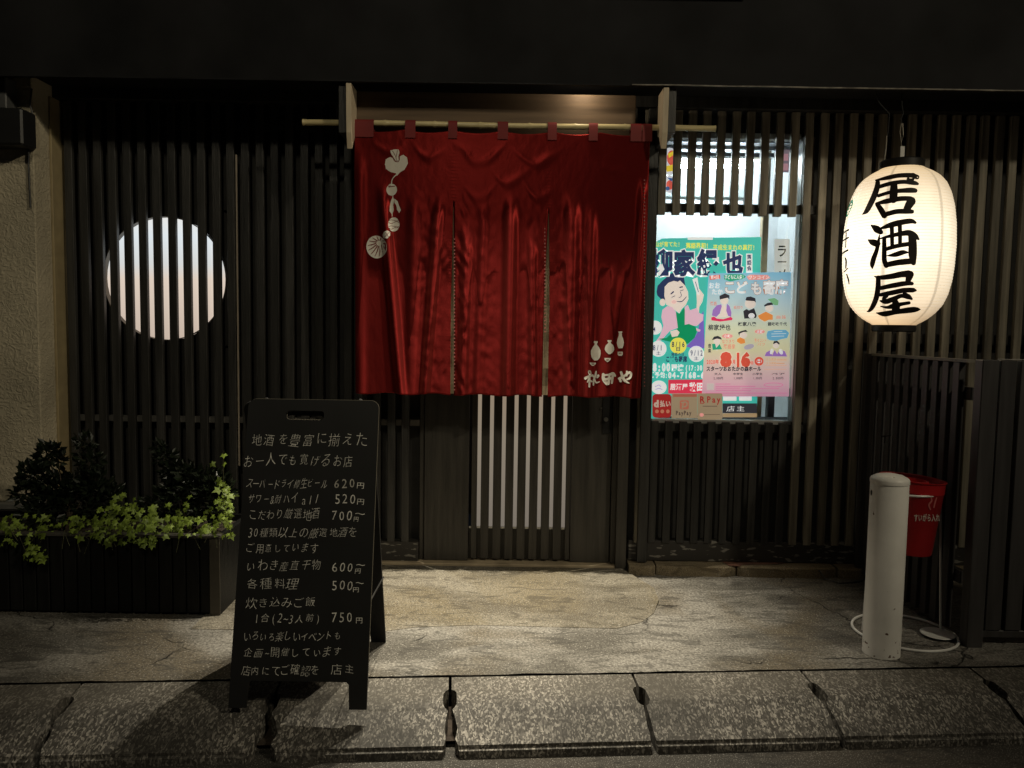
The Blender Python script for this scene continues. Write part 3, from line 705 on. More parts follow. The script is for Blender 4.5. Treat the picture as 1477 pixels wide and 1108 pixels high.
shapes('printed_figure', [A([(198, 650), (235, 610), (290, 590), (330, 600), (350, 585), (400, 635), (432, 700), (436, 770), (410, 830), (370, 870), (345, 915), (310, 890), (260, 850), (215, 830), (195, 740)]), A(ell(178, 805, 30, 36)),
                          A([(515, 700), (545, 670), (590, 730), (575, 800), (545, 850), (540, 910), (515, 880), (520, 800)])], mp1, SKIN, gpz, 3)
shapes('printed_figure', [A([(165, 950), (175, 880), (225, 842), (275, 852), (325, 920), (330, 1060), (250, 1090), (170, 1180), (40+60, 1210), (150, 1140), (185, 1040)]),
                          A([(400, 850), (430, 830), (450, 885), (520, 860), (545, 915), (585, 925), (582, 985), (520, 1040), (440, 1035), (560, 1080), (545, 1100), (430, 1060), (395, 1040)])], mp1, PNK, gpz, 4)
shapes('printed_figure', [A([(310, 900), (345, 920), (390, 860), (400, 880), (398, 1050), (330, 1060)]),
                          B([(140, 140), (230, 130), (330, 40), (400, -5), (470, -20), (540, 10), (555, 60), (530, 130), (460, 190), (400, 200), (250, 165)])], mp1, DGR, gpz, 5)
shapes('printed_fan', [A([(475, 575), (525, 555), (545, 690), (545, 730), (520, 720)])], mp1, WHT, gpz, 5)
shapes('printed_hand', [B([(270, 60), (340, 40), (370, 70), (350, 110), (290, 120)])], mp1, SKIN, gpz, 6)
strokes('printed_features', [A(s) for s in ([(320, 795, 6), (370, 795, 9), (415, 750, 6)], [(262, 720, 12), (285, 700, 14)], [(350, 655, 12), (375, 650, 12)], [(270, 755, 6), (300, 740, 6)], [(355, 690, 6), (385, 680, 6)], [(355, 700, 5), (365, 740, 5), (340, 760, 5)], [(505, 600, 6), (535, 700, 6)])], mp1, NAVY, gpz, 7)
shapes('printed_cheek', [A(ell(290, 800, 26, 20))], mp1, printmat((0.86, 0.55, 0.52)), gpz, 6)
shapes('printed_disc', [B(ell(110, 20, 72, 75)), B(ell(145, 245, 86, 85)), B(ell(548, 300, 84, 86)), B(ell(150, 655, 82, 72))], mp1, WHT, gpz, 8)
shapes('printed_disc', [B(ell(355, 212, 88, 86))], mp1, YEL, gpz, 8.5)
shapes('printed_panel', [B([(250, 575), (625, 572), (625, 722), (250, 722)])], mp1, REDI, gpz, 8)
text('lettering', [('山が育てた!', 944, 981, 352.5, 7.5, .02), ('落語界初!', 989, 1022, 354.5, 8, .03), ('平成生まれの真打!', 1028, 1089, 357, 8, .02)], mp1, YEL, gpz, 9)
big = [('柳', 936, 971, 379, 36, 0.0), ('家', 971, 1003, 380, 36, 0.0), ('緑', 1005, 1037, 379, 36, 0.0), ('也', 1042, 1072, 380, 32, 0.0)]
def ofs(items, o): return [tuple(list(i[:5])+[o]) for i in items]
text('title_outline', ofs(big, .085), mp1, WHT, gpz, 9.5); text('title_lettering', ofs(big, .045), mp1, NAVY, gpz, 10.5)
shapes('printed_panel', [rect(1076, 366, 1085, 398)], mp1, WHT, gpz, 9)
text('lettering', [('落', 1077, 1084, 371, 7, .03), ('語', 1077, 1084, 379, 7, .03), ('会', 1077, 1084, 387, 7, .03), ('8/1', 941, 956, 501.5, 9, .01), ('土', 946, 953, 509.5, 5.5, .01), ('9/12', 995, 1014, 509, 9, .01), ('土', 1000, 1008, 517, 5.5, .01), ('4', 941, 946, 475, 8, .01),
                   ('8/16', 968, 988, 496.5, 9, .02), ('日', 974, 982, 503.5, 6, .02), ('落語の日', 968, 987, 511, 4.5, .02), ('こども寄席', 960, 991, 518, 8.5, .04)], mp1, NAVY, gpz, 11)
text('lettering', [('8:00', 941, 967, 529.5, 12.5, .06), ('開演', 968, 986, 530.5, 9.5, .05), ('(17:30', 988, 1013, 530.5, 8.5, .04), ('ご予約:', 937, 963, 541, 8.5, .04), ('04-7168-6', 963, 1016, 541, 9.5, .05), ('居酒屋', 966, 992, 558, 9, .03), ('秋田や', 994, 1025, 558, 12, .05)], mp1, WHT, gpz, 11)
strokes('printed_scribble', [B(s) for s in ([(110, 650, 5), (150, 630, 5), (170, 650, 5)], [(115, 680, 5), (150, 665, 5), (185, 680, 5)])], mp1, PUR, gpz, 11)
shapes('printed_panel', [rect(1043, 571, 1062, 578), rect(1066, 571, 1084, 578)], mp1, WHT, gpz, 9)

# ---- front poster
def mp2(px, py, lay): return at(px, py, PY-0.006) + Vector((0, -0.00025*lay, 0))
fp = thing('poster', 'pastel storytelling poster with a big red date and small figures, overlapping the green one', 'poster', at(1075, 572, PY))
def gradpaper():
    m = bpy.data.materials.new('pastel_print'); m.use_nodes = True; t = m.node_tree; N = t.nodes; L = t.links; b = N['Principled BSDF']; b.inputs['Roughness'].default_value = .5
    tc = N.new('ShaderNodeTexCoord'); sp = N.new('ShaderNodeSeparateXYZ'); L.new(tc.outputs['Generated'], sp.inputs[0])
    r = N.new('ShaderNodeValToRGB'); L.new(sp.outputs[2], r.inputs[0]); e = r.color_ramp.elements
    e[0].position = 0.0; e[0].color = (0.62, 0.30, 0.42, 1); e[1].position = 1.0; e[1].color = (0.22, 0.52, 0.72, 1)
    for p, c in ((.12, (.72, .45, .50)), (.26, (.74, .56, .50)), (.38, (.72, .68, .42)), (.55, (.68, .72, .52)), (.75, (.50, .66, .70))):
        k = e.new(p); k.color = (*c, 1)
    L.new(r.outputs[0], b.inputs['Base Color'])
    L.new(r.outputs[0], b.inputs['Emission Color']); b.inputs['Emission Strength'].default_value = .58; return m  # print glows in its own colour in place of light coming through
shapes('paper', [[(1022, 394.5), (1141, 392.5), (1138, 572), (1012, 572)]], mp2, gradpaper(), fp, 0)
C = lambda pts: T(1018, 390, 11.91, pts)
D = lambda pts: T(1018, 475, 11.08, pts)
RED2 = printmat((0.75, 0.10, 0.06)); GR2 = printmat((0.02, 0.38, 0.22)); SAL = printmat((0.85, 0.33, 0.30)); PU2 = printmat((0.35, 0.18, 0.55)); BLK = printmat((0.03, 0.03, 0.04)); ORG = printmat((0.85, 0.30, 0.07)); BLU = printmat((0.16, 0.45, 0.66)); PKM = printmat((0.62, 0.16, 0.36)); BRN = printmat((0.40, 0.20, 0.12))
shapes('printed_label', [C([(60, 95), (245, 75), (250, 145), (70, 165)])], mp2, RED2, fp, 1)
shapes('printed_label', [C([(310, 85), (400, 65), (640, 70), (690, 110), (640, 150), (420, 190), (320, 160)])], mp2, GR2, fp, 1)
shapes('printed_label', [C([(700, 110), (760, 75), (1060, 80), (1110, 130), (1040, 160), (740, 165)])], mp2, SAL, fp, 1)
text('lettering', [('第4回', 1024.5, 1037.5, 400, 5.5, .02), ('子どもに人気!', 1045, 1073, 399.8, 6.2, .03), ('ワンコイン', 1079, 1110, 400, 5.6, .02),
                   ('おお', 1022, 1039, 412, 9, .02), ('たか', 1026, 1043, 421, 8.5, .02)], mp2, WHT, fp, 3)
t2 = [('こ', 1043, 1062, 414.5, 19, 0), ('ど', 1061, 1080, 415, 18, 0), ('も', 1082, 1100, 416, 19, 0), ('寄', 1100, 1119, 415, 20, 0), ('席', 1117, 1137, 414, 20, 0)]
text('title_outline', ofs(t2, .06), mp2, BRN, fp, 2.6); text('title_lettering', ofs(t2, .03), mp2, WHT, fp, 3.4)
# little figures: (hair, face, coat)
HA, FA = [], []
HA += [C([(235, 440), (330, 395), (405, 430), (405, 500), (380, 470), (250, 500), (240, 500)]), C([(680, 510), (700, 460), (770, 450), (850, 480), (860, 560), (835, 530), (700, 520)]), C([(1000, 600), (1060, 560), (1140, 550), (1160, 590), (1050, 610), (1010, 625)]),
       D([(95, 175), (130, 120), (190, 105), (240, 130), (258, 165), (180, 150)]), D([(515, 55), (560, 30), (640, 10), (670, 40), (600, 45), (540, 70), (540, 110)]), D([(1070, 240), (1090, 190), (1140, 185), (1180, 220), (1175, 250), (1130, 215)])]
FA += [C(ell(318, 520, 68, 75)), C(ell(765, 570, 92, 90)), C(ell(1090, 650, 68, 60)), D(ell(178, 195, 52, 50)), D(ell(600, 95, 60, 50)), D(ell(1122, 250, 50, 55)), C([(270, 600), (350, 600), (360, 720), (420, 790), (180, 820), (250, 740)]), D([(135, 240), (215, 240), (190, 340), (160, 340)])]
shapes('printed_face', FA, mp2, SKIN, fp, 2); shapes('printed_hair', HA, mp2, BLK, fp, 3)
shapes('printed_coat', [C([(265, 585), (275, 620), (240, 740), (180, 800), (105, 775), (120, 680), (190, 600)]), C([(365, 570), (410, 620), (440, 720), (435, 800), (380, 780), (350, 690)]),
                        D([(940, 430), (965, 370), (1040, 330), (1060, 420), (1100, 330), (1140, 400), (1180, 320), (1260, 350), (1300, 435)])], mp2, PU2, fp, 3.5)
shapes('printed_cushion', [C([(95, 810), (140, 795), (190, 830), (300, 840), (430, 800), (460, 830), (450, 855), (250, 880), (95, 860)])], mp2, printmat((0.75, 0.03, 0.12)), fp, 3.6)
shapes('printed_coat', [C([(645, 700), (700, 665), (740, 690), (830, 650), (875, 780), (860, 820), (660, 830)])], mp2, BLK, fp, 3.5)
shapes('printed_coat', [C([(895, 780), (1030, 710), (1090, 740), (1150, 770), (1150, 850), (1080, 850), (1010, 880), (920, 830)]), D([(500, 160), (550, 130), (620, 160), (630, 220), (560, 235), (500, 200)])], mp2, ORG, fp, 3.5)
shapes('printed_coat', [D([(100, 235), (150, 230), (165, 300), (220, 235), (260, 320), (110, 330)])], mp2, GR2, fp, 3.5)
shapes('printed_leaf', [C([(1060, 495), (1180, 475), (1250, 520), (1240, 600), (1180, 600), (1100, 530)])], mp2, printmat((0.20, 0.48, 0.24)), fp, 3.2)
shapes('printed_flower', [C(ell(785, 780, 55, 45)), D(ell(1050, 355, 22, 45, rot=20)), D(ell(1200, 360, 30, 45, rot=-25))], mp2, WHT, fp, 4)
shapes('printed_bubble', [D([(970, 90), (990, 30), (1100, 8), (1280, 10), (1330, 60), (1300, 140), (1200, 160), (1130, 185), (1020, 175), (980, 150)])], mp2, BLU, fp, 3)
strokes('printed_lines', [D([(x0, y, 7), (x1, y-6, 7)]) for x0, x1, y in ((1090, 1220, 40), (1050, 1280, 75), (1050, 1250, 115))], mp2, WHT, fp, 4)
shapes('printed_label', [D(ell(345, 110, 85, 38)), D(ell(862, 38, 82, 34))], mp2, SAL, fp, 3)
shapes('printed_drum', [D(ell(690, 280, 85, 42, rot=-15))], mp2, printmat((0.48, 0.44, 0.52)), fp, 3)
text('lettering', [('小噺', 1044, 1054, 485, 5, .02), ('太鼓', 1091, 1101, 478.5, 5, .02)], mp2, WHT, fp, 4.2)
text('lettering', [('柳家緑也', 1021, 1054, 472.5, 8.6, .02), ('林家八楽', 1064, 1091, 467.5, 6, .03), ('鏡味味千代', 1107, 1135, 467.5, 5.5, .02), ('音', 1021, 1026, 499, 6, .02), ('楽', 1021, 1026, 506, 6, .02)], mp2, BLK, fp, 4)
text('lettering', [('落語', 1024, 1034, 438, 6, .01), ('紙切り', 1058, 1072, 443.5, 5, .01), ('曲芸', 1119, 1134, 457.5, 5, .01), ('なりきり', 1041, 1060, 492.5, 6, .01), ('落語家', 1043, 1061, 500, 7, .01), ('色々コント', 1088, 1106, 491, 6, .01), ('パフ', 1092, 1104, 497, 4.5, .01)], mp2, printmat((0.70, 0.25, 0.18)), fp, 4)
t3 = [('8', 1038, 1056, 518, 21, 0), ('1', 1060, 1069, 518.5, 20, 0), ('6', 1068, 1083, 518.5, 20, 0)]
text('date_outline', ofs(t3, .12), mp2, printmat((0.85, .75, .6)), fp, 4); text('date_lettering', ofs(t3, .09), mp2, RED2, fp, 5)
text('lettering', [('2020年', 1019, 1037, 522, 6.5, .02), ('月', 1056, 1060.5, 522, 6, .03), ('日', 1082, 1087, 523.5, 4.5, .03)], mp2, RED2, fp, 5)
shapes('printed_disc', [D(ell(850, 512, 72, 70))], mp2, RED2, fp, 4); shapes('printed_disc', [D(ell(850, 512, 46, 48))], mp2, WHT, fp, 5)
text('lettering', [('日', 1089.5, 1099.5, 521.3, 9, .04)], mp2, RED2, fp, 6)
text('lettering', [('スターツおおたかの森ホール', 1018.5, 1098, 532, 7, .04)], mp2, BLK, fp, 5)
text('lettering', [('13:30開演', 1104, 1119, 518.5, 4, .0), ('13:00開場', 1104, 1119, 524, 4, .0)], mp2, printmat((0.6, 0.35, 0.15)), fp, 5)
strokes('printed_lines', [D([(x0, y, h), (x1, y, h)]) for x0, x1, y, h in ((1130, 1290, 480, 10), (1130, 1290, 503, 6), (1130, 1250, 545, 14), (950, 1290, 580, 5), (930, 1290, 640, 5))], mp2, printmat((0.72, 0.40, 0.22)), fp, 5)
text('lettering', [(a, x0, x1, 539.5, 3.6, .02) for a, x0, x1 in (('大人', 1030, 1041), ('中学生', 1057, 1072), ('小学生', 1085, 1100), ('ペア', 1112, 1133))] +
     [(a, x0, x1, 545.5, 4, .02) for a, x0, x1 in (('2,000円', 1029, 1043), ('1,000円', 1058, 1071), ('1,000円', 1086, 1099), ('2,000円', 1114, 1130))], mp2, BLK, fp, 5)
strokes('printed_lines', [D([(x0, y, h), (x1, y, h)]) for x0, x1, y, h in ((160, 390, 875, 8), (160, 790, 912, 9), (160, 540, 940, 9), (580, 1170, 948, 7), (160, 720, 975, 9), (0, 1290, 1020, 8))], mp2, PKM, fp, 5)
strokes('printed_ring', [D([(x, y, 8) for x, y in ell(1080, 890, 150, 32, 20)+[ell(1080, 890, 150, 32, 20)[0]]])], mp2, PKM, fp, 5)
shapes('printed_panel', [D(rect(15, 865, 130, 970))], mp2, printmat((0.60, 0.52, 0.50)), fp, 4)

# ---- payment stickers on the glass
def mp3(px, py, lay): return at(px, py, PY-0.009) + Vector((0, -0.0003*lay, 0))
BEI = printmat((0.52, 0.40, 0.26), 0.25); SRD = printmat((0.55, 0.03, 0.03), 0.25); WSO = printmat((0.80, 0.62, 0.52), .2)
s = thing('payment_sticker', 'red rounded payment sticker with three dots, leftmost of the three at the window foot', 'sticker', at(954, 601, PY), group='payment stickers at the window foot')
shapes('paper', [rect(941, 568.5, 968.5, 602.5, 5)], mp3, SRD, s, 0)
text('lettering', [('d', 942, 951, 582, 11, .06), ('払い', 951.5, 968, 582.5, 9, .04)], mp3, WSO, s, 1)
shapes('printed_dot', [ell(947.5, 593.5, 2.8, 2.8, 12), ell(955.3, 593.5, 2.8, 2.8, 12), ell(963.3, 593.5, 2.6, 2.8, 12)], mp3, printmat((0.75, .30, .18), .2), s, 1)
s = thing('payment_sticker', 'beige payment sticker with a salmon P logo, middle of the three at the window foot', 'sticker', at(987, 601, PY), group='payment stickers at the window foot')
shapes('paper', [rect(968.7, 568.2, 1006, 603.5)], mp3, BEI, s, 0.5)
shapes('printed_band', [rect(971, 568.4, 1005, 572.5)], mp3, printmat((0.62, .18, .12), .25), s, 1.5)
shapes('printed_logo', [rect(980.5, 577.5, 993.5, 590.5, 2)], mp3, printmat((0.68, .22, .15), .25), s, 1.5)
strokes('printed_logo', [[(984, 589, 1.6), (985.5, 580.5, 1.6)], [(983, 580.8, 1.6), (989, 580, 1.8), (991, 583, 1.8), (988.5, 586.5, 1.8), (984, 586.5, 1.6)]], mp3, BEI, s, 2.5)
text('lettering', [('PayPay', 974.5, 997.5, 595.5, 7, .03)], mp3, printmat((0.12, .08, .07), .2), s, 1.5)
s = thing('payment_sticker', 'beige payment sticker reading R Pay in red, rightmost of the three at the window foot', 'sticker', at(1024, 601, PY), group='payment stickers at the window foot')
shapes('paper', [rect(1006.2, 567.5, 1042, 605, 2)], mp3, BEI, s, 1)
text('lettering', [('R', 1009.5, 1017, 576, 10.5, .03), ('Pay', 1019, 1040, 576, 10.5, .02)], mp3, SRD, s, 2)
strokes('printed_line', [[(1010, 582, 0.8), (1015, 582, 0.8)]], mp3, SRD, s, 2)
strokes('printed_lines', [[(1014, 586, 1), (1034, 586, 1)], [(1016, 598, .7), (1038, 598, .7)]], mp3, printmat((0.20, .13, .10), .2), s, 2)
shapes('printed_dot', [ell(1012, 598.5, 3, 2.6, 12)], mp3, SAL, s, 2)
s = thing('small_sign', 'small black sign with white brush writing low in the window beside the payment stickers', 'sign', at(1060, 600, PY))
shapes('board', [rect(1042.5, 582, 1092, 596)], mp3, BLK, s, -8)
text('lettering', [('店主', 1047, 1076, 589.5, 9, .0)], mp3, WHT, s, -7, jit=1)
shapes('wooden_edge', [rect(1042.5, 596.3, 1092, 602)], mp3, printmat((0.40, .28, .15)), s, -8)

# ================================================================== NOREN
NY = 3.52
za = at(730, 186, NY-0.02).z
pole = thing('bamboo_pole', 'bamboo pole carrying the red curtain across the doorway', 'pole', (0, NY, za))
pa, pb = at(437, 176.5, NY), at(1032, 186, NY)
bm = MB(); pts = []; rad = []
L_ = pb.x-pa.x
nodes = [0.0, .09, .2, .32, .43, .55, .66, .78, .9, 1.0]
K = 200
for k in range(K+1):
    t = k/K; pts.append((pa.x+L_*t, NY, pa.z+(pb.z-pa.z)*t+0.0015*math.sin(t*9)))
    rad.append(0.0128 + 0.0022*max(math.exp(-((t-q)*L_/0.006)**2) for q in nodes))
bm.tube(pts, rad, 16).build('bamboo', BAMBOO, pole, smooth=True)
PZ = (pa.z+pb.z)/2

nx0, nx1 = at(511, 380, NY).x, at(932, 380, NY).x
nz1, nz0 = PZ-0.028, at(720, 571.5, NY).z
def pxx(px): return at(px, 430, NY).x
def pzz(py): return at(720, py, NY).z
slits = [(pxx(652.5), pzz(292)), (pxx(789), pzz(300))]
ridges = [ # px top, px bottom, py start, width m, amplitude m
    (545, 578, 280, 0.022, 0.020), (600, 592, 292, 0.028, 0.010), (640, 612, 296, 0.020, 0.018), (676, 668, 330, 0.022, 0.012), (700, 690, 300, 0.02, 0.006),
    (735, 735, 290, 0.026, 0.018), (762, 772, 340, 0.018, 0.010), (822, 826, 285, 0.030, 0.016), (850, 852, 300, 0.022, 0.010), (925, 915, 260, 0.018, 0.016), (893, 880, 380, 0.03, 0.008), (520, 518, 230, .02, .006)]
swags = [(720, 690, 0.035, 262), (775, 690, .03, 245), (768, 0, .04, 262)]
def cloth(x, z):
    t = max(0.0, min(1.0, (nz1-z)/(nz1-nz0))); y = 0.0
    for a, b, ys, wd, am in ridges:
        zs = pzz(ys); f = (zs-z)/0.17+.3
        f = max(0, min(1, f)); f = f*f*(3-2*f)
        xc = pxx(a)+(pxx(b)-pxx(a))*t
        y += 1.25*am*f*(0.6+0.6*t)*math.exp(-(abs((x-xc)/wd))**2.6)
    # hanging swags between the pole loops
    for c, py, wd, dp in ((690, 232, 0.075, .010), (770, 236, .075, .010), (735, 262, .06, .006), (775, 285, .05, .010), (690, 288, .05, .008), (560, 225, .05, .006), (620, 228, .06, .006), (880, 240, .08, .004)):
        X = (x-pxx(c))/wd; Z = (z-pzz(py)-0.030*X*X)/0.013
        Z += 2.2*noise.noise((x*11, c*.1, z*7)); y += .75*dp*math.exp(-Z*Z*.5)*math.exp(-X*X)*(.6+.8*noise.noise((x*9, c, 2)))
    # gathered hems along the slits
    for sx, sz in slits:
        d = abs(x-sx); 
        if z < sz+0.25: y += 0.0016*math.exp(-d/0.010)*math.sin(z*420+sx*9)*min(1, (sz+0.25-z)/0.1)
        X = x-sx
        if z < sz+0.12:
            q = math.exp(-((abs(X)-0.045)/0.035)**2); y += (0.0012 if X > 0 else 0.0005)*q*min(1, (sz+.12-z)/.25)*max(0, noise.noise((x*2, 5, z*5))+.55)*math.sin((z*1.0+abs(X)*2.2)*70+noise.noise((x*6, 0, z*6))*6)
    # mottled creases where the cloth bulges, calm elsewhere
    k = 0.25
    for c, wd in ((620, .075), (668, .045), (700, .05), (770, .06), (822, .07)): k += math.exp(-((x-pxx(c))/wd)**2)*min(1, max(0, (pzz(270)-z)/.12))
    y += min(k, 1.2)*(0.0013*noise.noise((x*20, 0.3, z*10)) + 0.0013*noise.noise((x*44, 1.3, z*26)))
    return NY-0.016 - y + 0.050*(nz1-z)
def slitpull(x, z):             # cloth edges draw back from the slits
    for sx, sz in slits:
        if z < sz:
            g = (0.012 if sx > 0 else 0.007)*min(1.0, (sz-z)/0.45) + 0.001; d = x-sx
            if abs(d) < 0.06: x += math.copysign(g*(1-abs(d)/0.06), d if d != 0 else 1)
    return x
noren = thing('noren_curtain', 'red satin shop curtain with white vegetable and sake bottle prints hung before the door', 'curtain', (0, NY, nz0))
NXg, NZg = 230, 190
colx = [nx0+(nx1-nx0)*i/NXg for i in range(NXg+1)]
for sx, sz in slits:
    i = min(range(len(colx)), key=lambda k: abs(colx[k]-sx)); colx[i] = sx
bm = bmesh.new(); grid = {}
def gv(i, j, side=0):
    x = colx[i]; z = nz1+(nz0-nz1)*j/NZg; t = j/NZg
    is_s = next((k for k, (sx, sz) in enumerate(slits) if x == sx and z < sz), None)
    key = (i, j, side if is_s is not None else 0)
    if key not in grid:
        xx = slitpull(x + (side*1e-5 if is_s is not None else 0), z)
        zt = z
        if j == 0 or t < 0.05:   # top edge dips between loops
            ph = abs(math.sin((x-nx0)/(nx1-nx0)*math.pi*6)); zt -= 0.012*ph*(1-t/0.05)
        if t > 0.9: zt += 0.004*math.sin(x*30)*(t-.9)*10
        xx += (0.006*math.sin(z*5)+ (0.010 if x < 0 else 0)*0) * (1 if (i in (0, NXg)) else 0)*0.3
        grid[key] = bm.verts.new((xx, cloth(xx, z), zt))
    return grid[key]
for i in range(NXg):
    for j in range(NZg):
        bm.faces.new((gv(i, j, 1), gv(i, j+1, 1), gv(i+1, j+1, -1), gv(i+1, j, -1)))
me = bpy.data.meshes.new('cloth'); bm.to_mesh(me); bm.free(); me.polygons.foreach_set('use_smooth', [True]*len(me.polygons))
def satin():
    m = bpy.data.materials.new('red_satin'); m.use_nodes = True; t = m.node_tree; N = t.nodes; L = t.links; b = N['Principled BSDF']
    b.inputs['Base Color'].default_value = (0.215, 0.015, 0.015, 1); b.inputs['Roughness'].default_value = 0.42; b.inputs['Metallic'].default_value = 0.72
    b.inputs['Anisotropic'].default_value = 0.72; b.inputs['Anisotropic Rotation'].default_value = 0.25
    tg = N.new('ShaderNodeTangent'); tg.direction_type = 'RADIAL'; tg.axis = 'Z'; L.new(tg.outputs[0], b.inputs['Tangent'])
    b.inputs['Specular IOR Level'].default_value = 1.0; b.inputs['Specular Tint'].default_value = (1, .12, .07, 1)
    b.inputs['Sheen Weight'].default_value = 0.15; b.inputs['Sheen Tint'].default_value = (1, .3, .2, 1)
    tc = N.new('ShaderNodeTexCoord'); n = N.new('ShaderNodeTexNoise'); n.inputs['Scale'].default_value = 26; n.inputs['Detail'].default_value = 8; n.inputs['Distortion'].default_value = .8
    mp = N.new('ShaderNodeMapping'); mp.inputs['Scale'].default_value = (1.2, 1, .7); L.new(tc.outputs['Object'], mp.inputs[0]); L.new(mp.outputs[0], n.inputs['Vector'])
    bp = N.new('ShaderNodeBump'); bp.inputs['Strength'].default_value = .18; bp.inputs['Distance'].default_value = .005; L.new(n.outputs['Fac'], bp.inputs['Height']); L.new(bp.outputs[0], b.inputs['Normal'])
    tr = N.new('ShaderNodeBsdfTranslucent'); tr.inputs[0].default_value = (.45, .015, .01, 1); mx = N.new('ShaderNodeMixShader'); mx.inputs[0].default_value = .15
    L.new(b.outputs[0], mx.inputs[1]); L.new(tr.outputs[0], mx.inputs[2]); L.new(mx.outputs[0], N['Material Output'].inputs[0]); return m
SATIN = satin(); me.materials.append(SATIN)
co = link(bpy.data.objects.new('cloth', me), noren)
sm = co.modifiers.new('thickness', 'SOLIDIFY'); sm.thickness = 0.0012; sm.offset = 0
# loops over the pole
REDL = mat('red_cotton_loop', (0.17, 0.010, 0.010), .7, var=.1)
for a, b in ((512, 540), (585, 600), (647, 660), (718, 733), (790, 803), (849, 862), (909, 925), (926, 940)):
    xa_, xb_ = at(a, 182, NY).x, at(b, 182, NY).x; t = ((xa_+xb_)/2-pa.x)/L_; zc = pa.z+(pb.z-pa.z)*t
    prof = [(0.020, -0.065), (0.0185, -0.02)] + [(0.0168*math.cos(q), 0.0168*math.sin(q)) for q in [math.pi*k/8 for k in range(9)]] + [(-0.0175, -0.02), (-0.014, -0.05)]
    bm = MB(); A_ = [bm.b.verts.new((xa_, NY-p, zc+q)) for p, q in prof]; B_ = [bm.b.verts.new((xb_, NY-p+0, zc+q)) for p, q in prof]
    for k in range(len(prof)-1): bm.b.faces.new((A_[k], B_[k], B_[k+1], A_[k+1]))
    bm.build('loop', REDL, noren, smooth=True)
# pale lining strips seen through the slits, and the stitched hems beside them
LINE = mat('tan_lining', (0.30, 0.23, 0.14), .8)
for (sx, sz), wd in zip(slits, (0.011, 0.016)):
    bm = MB(); zz = [sz-.02-(sz-.02-nz0-.004)*k/20 for k in range(21)]
    A_ = [bm.b.verts.new((sx-wd, cloth(sx, z)+.010, z)) for z in zz]; B_ = [bm.b.verts.new((sx+wd, cloth(sx, z)+.010, z)) for z in zz]
    for k in range(20): bm.b.faces.new((A_[k], A_[k+1], B_[k+1], B_[k]))
    bm.build('lining_strip', LINE, noren)
STI = mat('hem_stitch', (0.34, 0.10, 0.09), .6)
for px0, y0, y1 in ((655.5, 345, 566), (786, 330, 480), (929.5, 260, 562)):
    bm = MB(); py = y0
    while py < y1:
        q = at(px0, py, NY-.05); q = at(px0, py, cloth(q.x, q.z)-.0012); bm.box(q.x-.0028, q.x+.0028, q.y-.001, q.y+.001, q.z-.0030, q.z+.0030); py += 5.3
    bm.build('hem_stitches', STI, noren, kind='stuff')
# printed marks on the cloth
def mn(px, py, lay):
    p = at(px, py, NY-0.03)
    for _ in range(2): p = at(px, py, cloth(p.x, p.z)-0.0010-0.0003*lay)
    return p
E = lambda pts: T(520, 200, 5.83, pts)
H = lambda pts: T(830, 470, 11.08, pts)
def sub(poly, n=3):
    o = []
    for i in range(len(poly)):
        a, b = poly[i], poly[(i+1) % len(poly)]
        o += [(a[0]+(b[0]-a[0])*k/n, a[1]+(b[1]-a[1])*k/n) for k in range(n)]
    return o
def clothshapes(name, polys, m, lay):     # filled marks follow the folds: triangulate then subdivide
    bm = bmesh.new()
    for i, p in enumerate(polys):
        f = bm.faces.new([bm.verts.new((x, y, 0)) for x, y in p])
    bmesh.ops.triangulate(bm, faces=bm.faces)
    for _ in range(3):
        es = [e for e in bm.edges if e.calc_length() > 2.5]
        if es: bmesh.ops.subdivide_edges(bm, edges=es, cuts=1); bmesh.ops.triangulate(bm, faces=bm.faces)
    for v in bm.verts: v.co = mn(v.co.x, v.co.y, lay)
    me = bpy.data.meshes.new(name); bm.to_mesh(me); bm.free(); me.materials.append(m); return link(bpy.data.objects.new(name, me), noren)
PRR = mat('red_print_gap', (0.16, 0.010, 0.010), .5)
clothshapes('printed_turnip', [E([(205, 215), (213, 172), (250, 155), (275, 165), (295, 190), (325, 185), (330, 150), (360, 135), (392, 160), (398, 210), (370, 262), (330, 285), (305, 315), (298, 292), (250, 280), (215, 255)])], CLIP, 1)
clothshapes('printed_turnip_leaf', [E([(250, 100), (285, 90), (322, 92), (328, 120), (318, 150), (322, 184), (295, 185), (272, 150), (256, 125)])], CLIP, 2.2)
strokes('print_line', [E(s) for s in ([(270, 105, 5), (295, 150, 5), (302, 180, 4)], [(310, 100, 5), (302, 150, 4)], [(268, 150, 6), (290, 190, 6), (322, 190, 6), (328, 150, 5)])], mn, PRR, noren, 3.2)
clothshapes('printed_aubergine', [E(ell(262, 430, 45, 50))], CLIP, 1)
for s_ in ([(300, 305, 9), (268, 340, 6), (260, 385, 9)], [(272, 478, 5), (272, 500, 8)], [(266, 620, 6), (266, 655, 6)]): strokes('printed_stem', [E(s_)], mn, CLIP, noren, 1.2)
strokes('print_line', [E(s) for s in ([(232, 398, 6), (250, 405, 8), (290, 400, 6)], [(250, 395, 6), (240, 412, 5)])], mn, PRR, noren, 2.4)
clothshapes('printed_pea_pod', [E([(270, 492), (285, 515), (275, 560), (280, 600), (265, 640), (245, 610), (246, 570), (256, 520)]), E([(285, 505), (310, 525), (325, 565), (340, 600), (325, 628), (308, 600), (300, 560), (286, 540)])], CLIP, 1)
clothshapes('printed_bamboo_shoot', [E(ell(280, 722, 48, 60) )], CLIP, 1)
strokes('print_line', [E([(238, y, 5), (260, y+(10 if k % 2 else -4), 4), (300, y-(8 if k % 2 else -4), 4), (322, y+2, 5)]) for k, y in enumerate((688, 705, 738, 752))], mn, PRR, noren, 2.4)
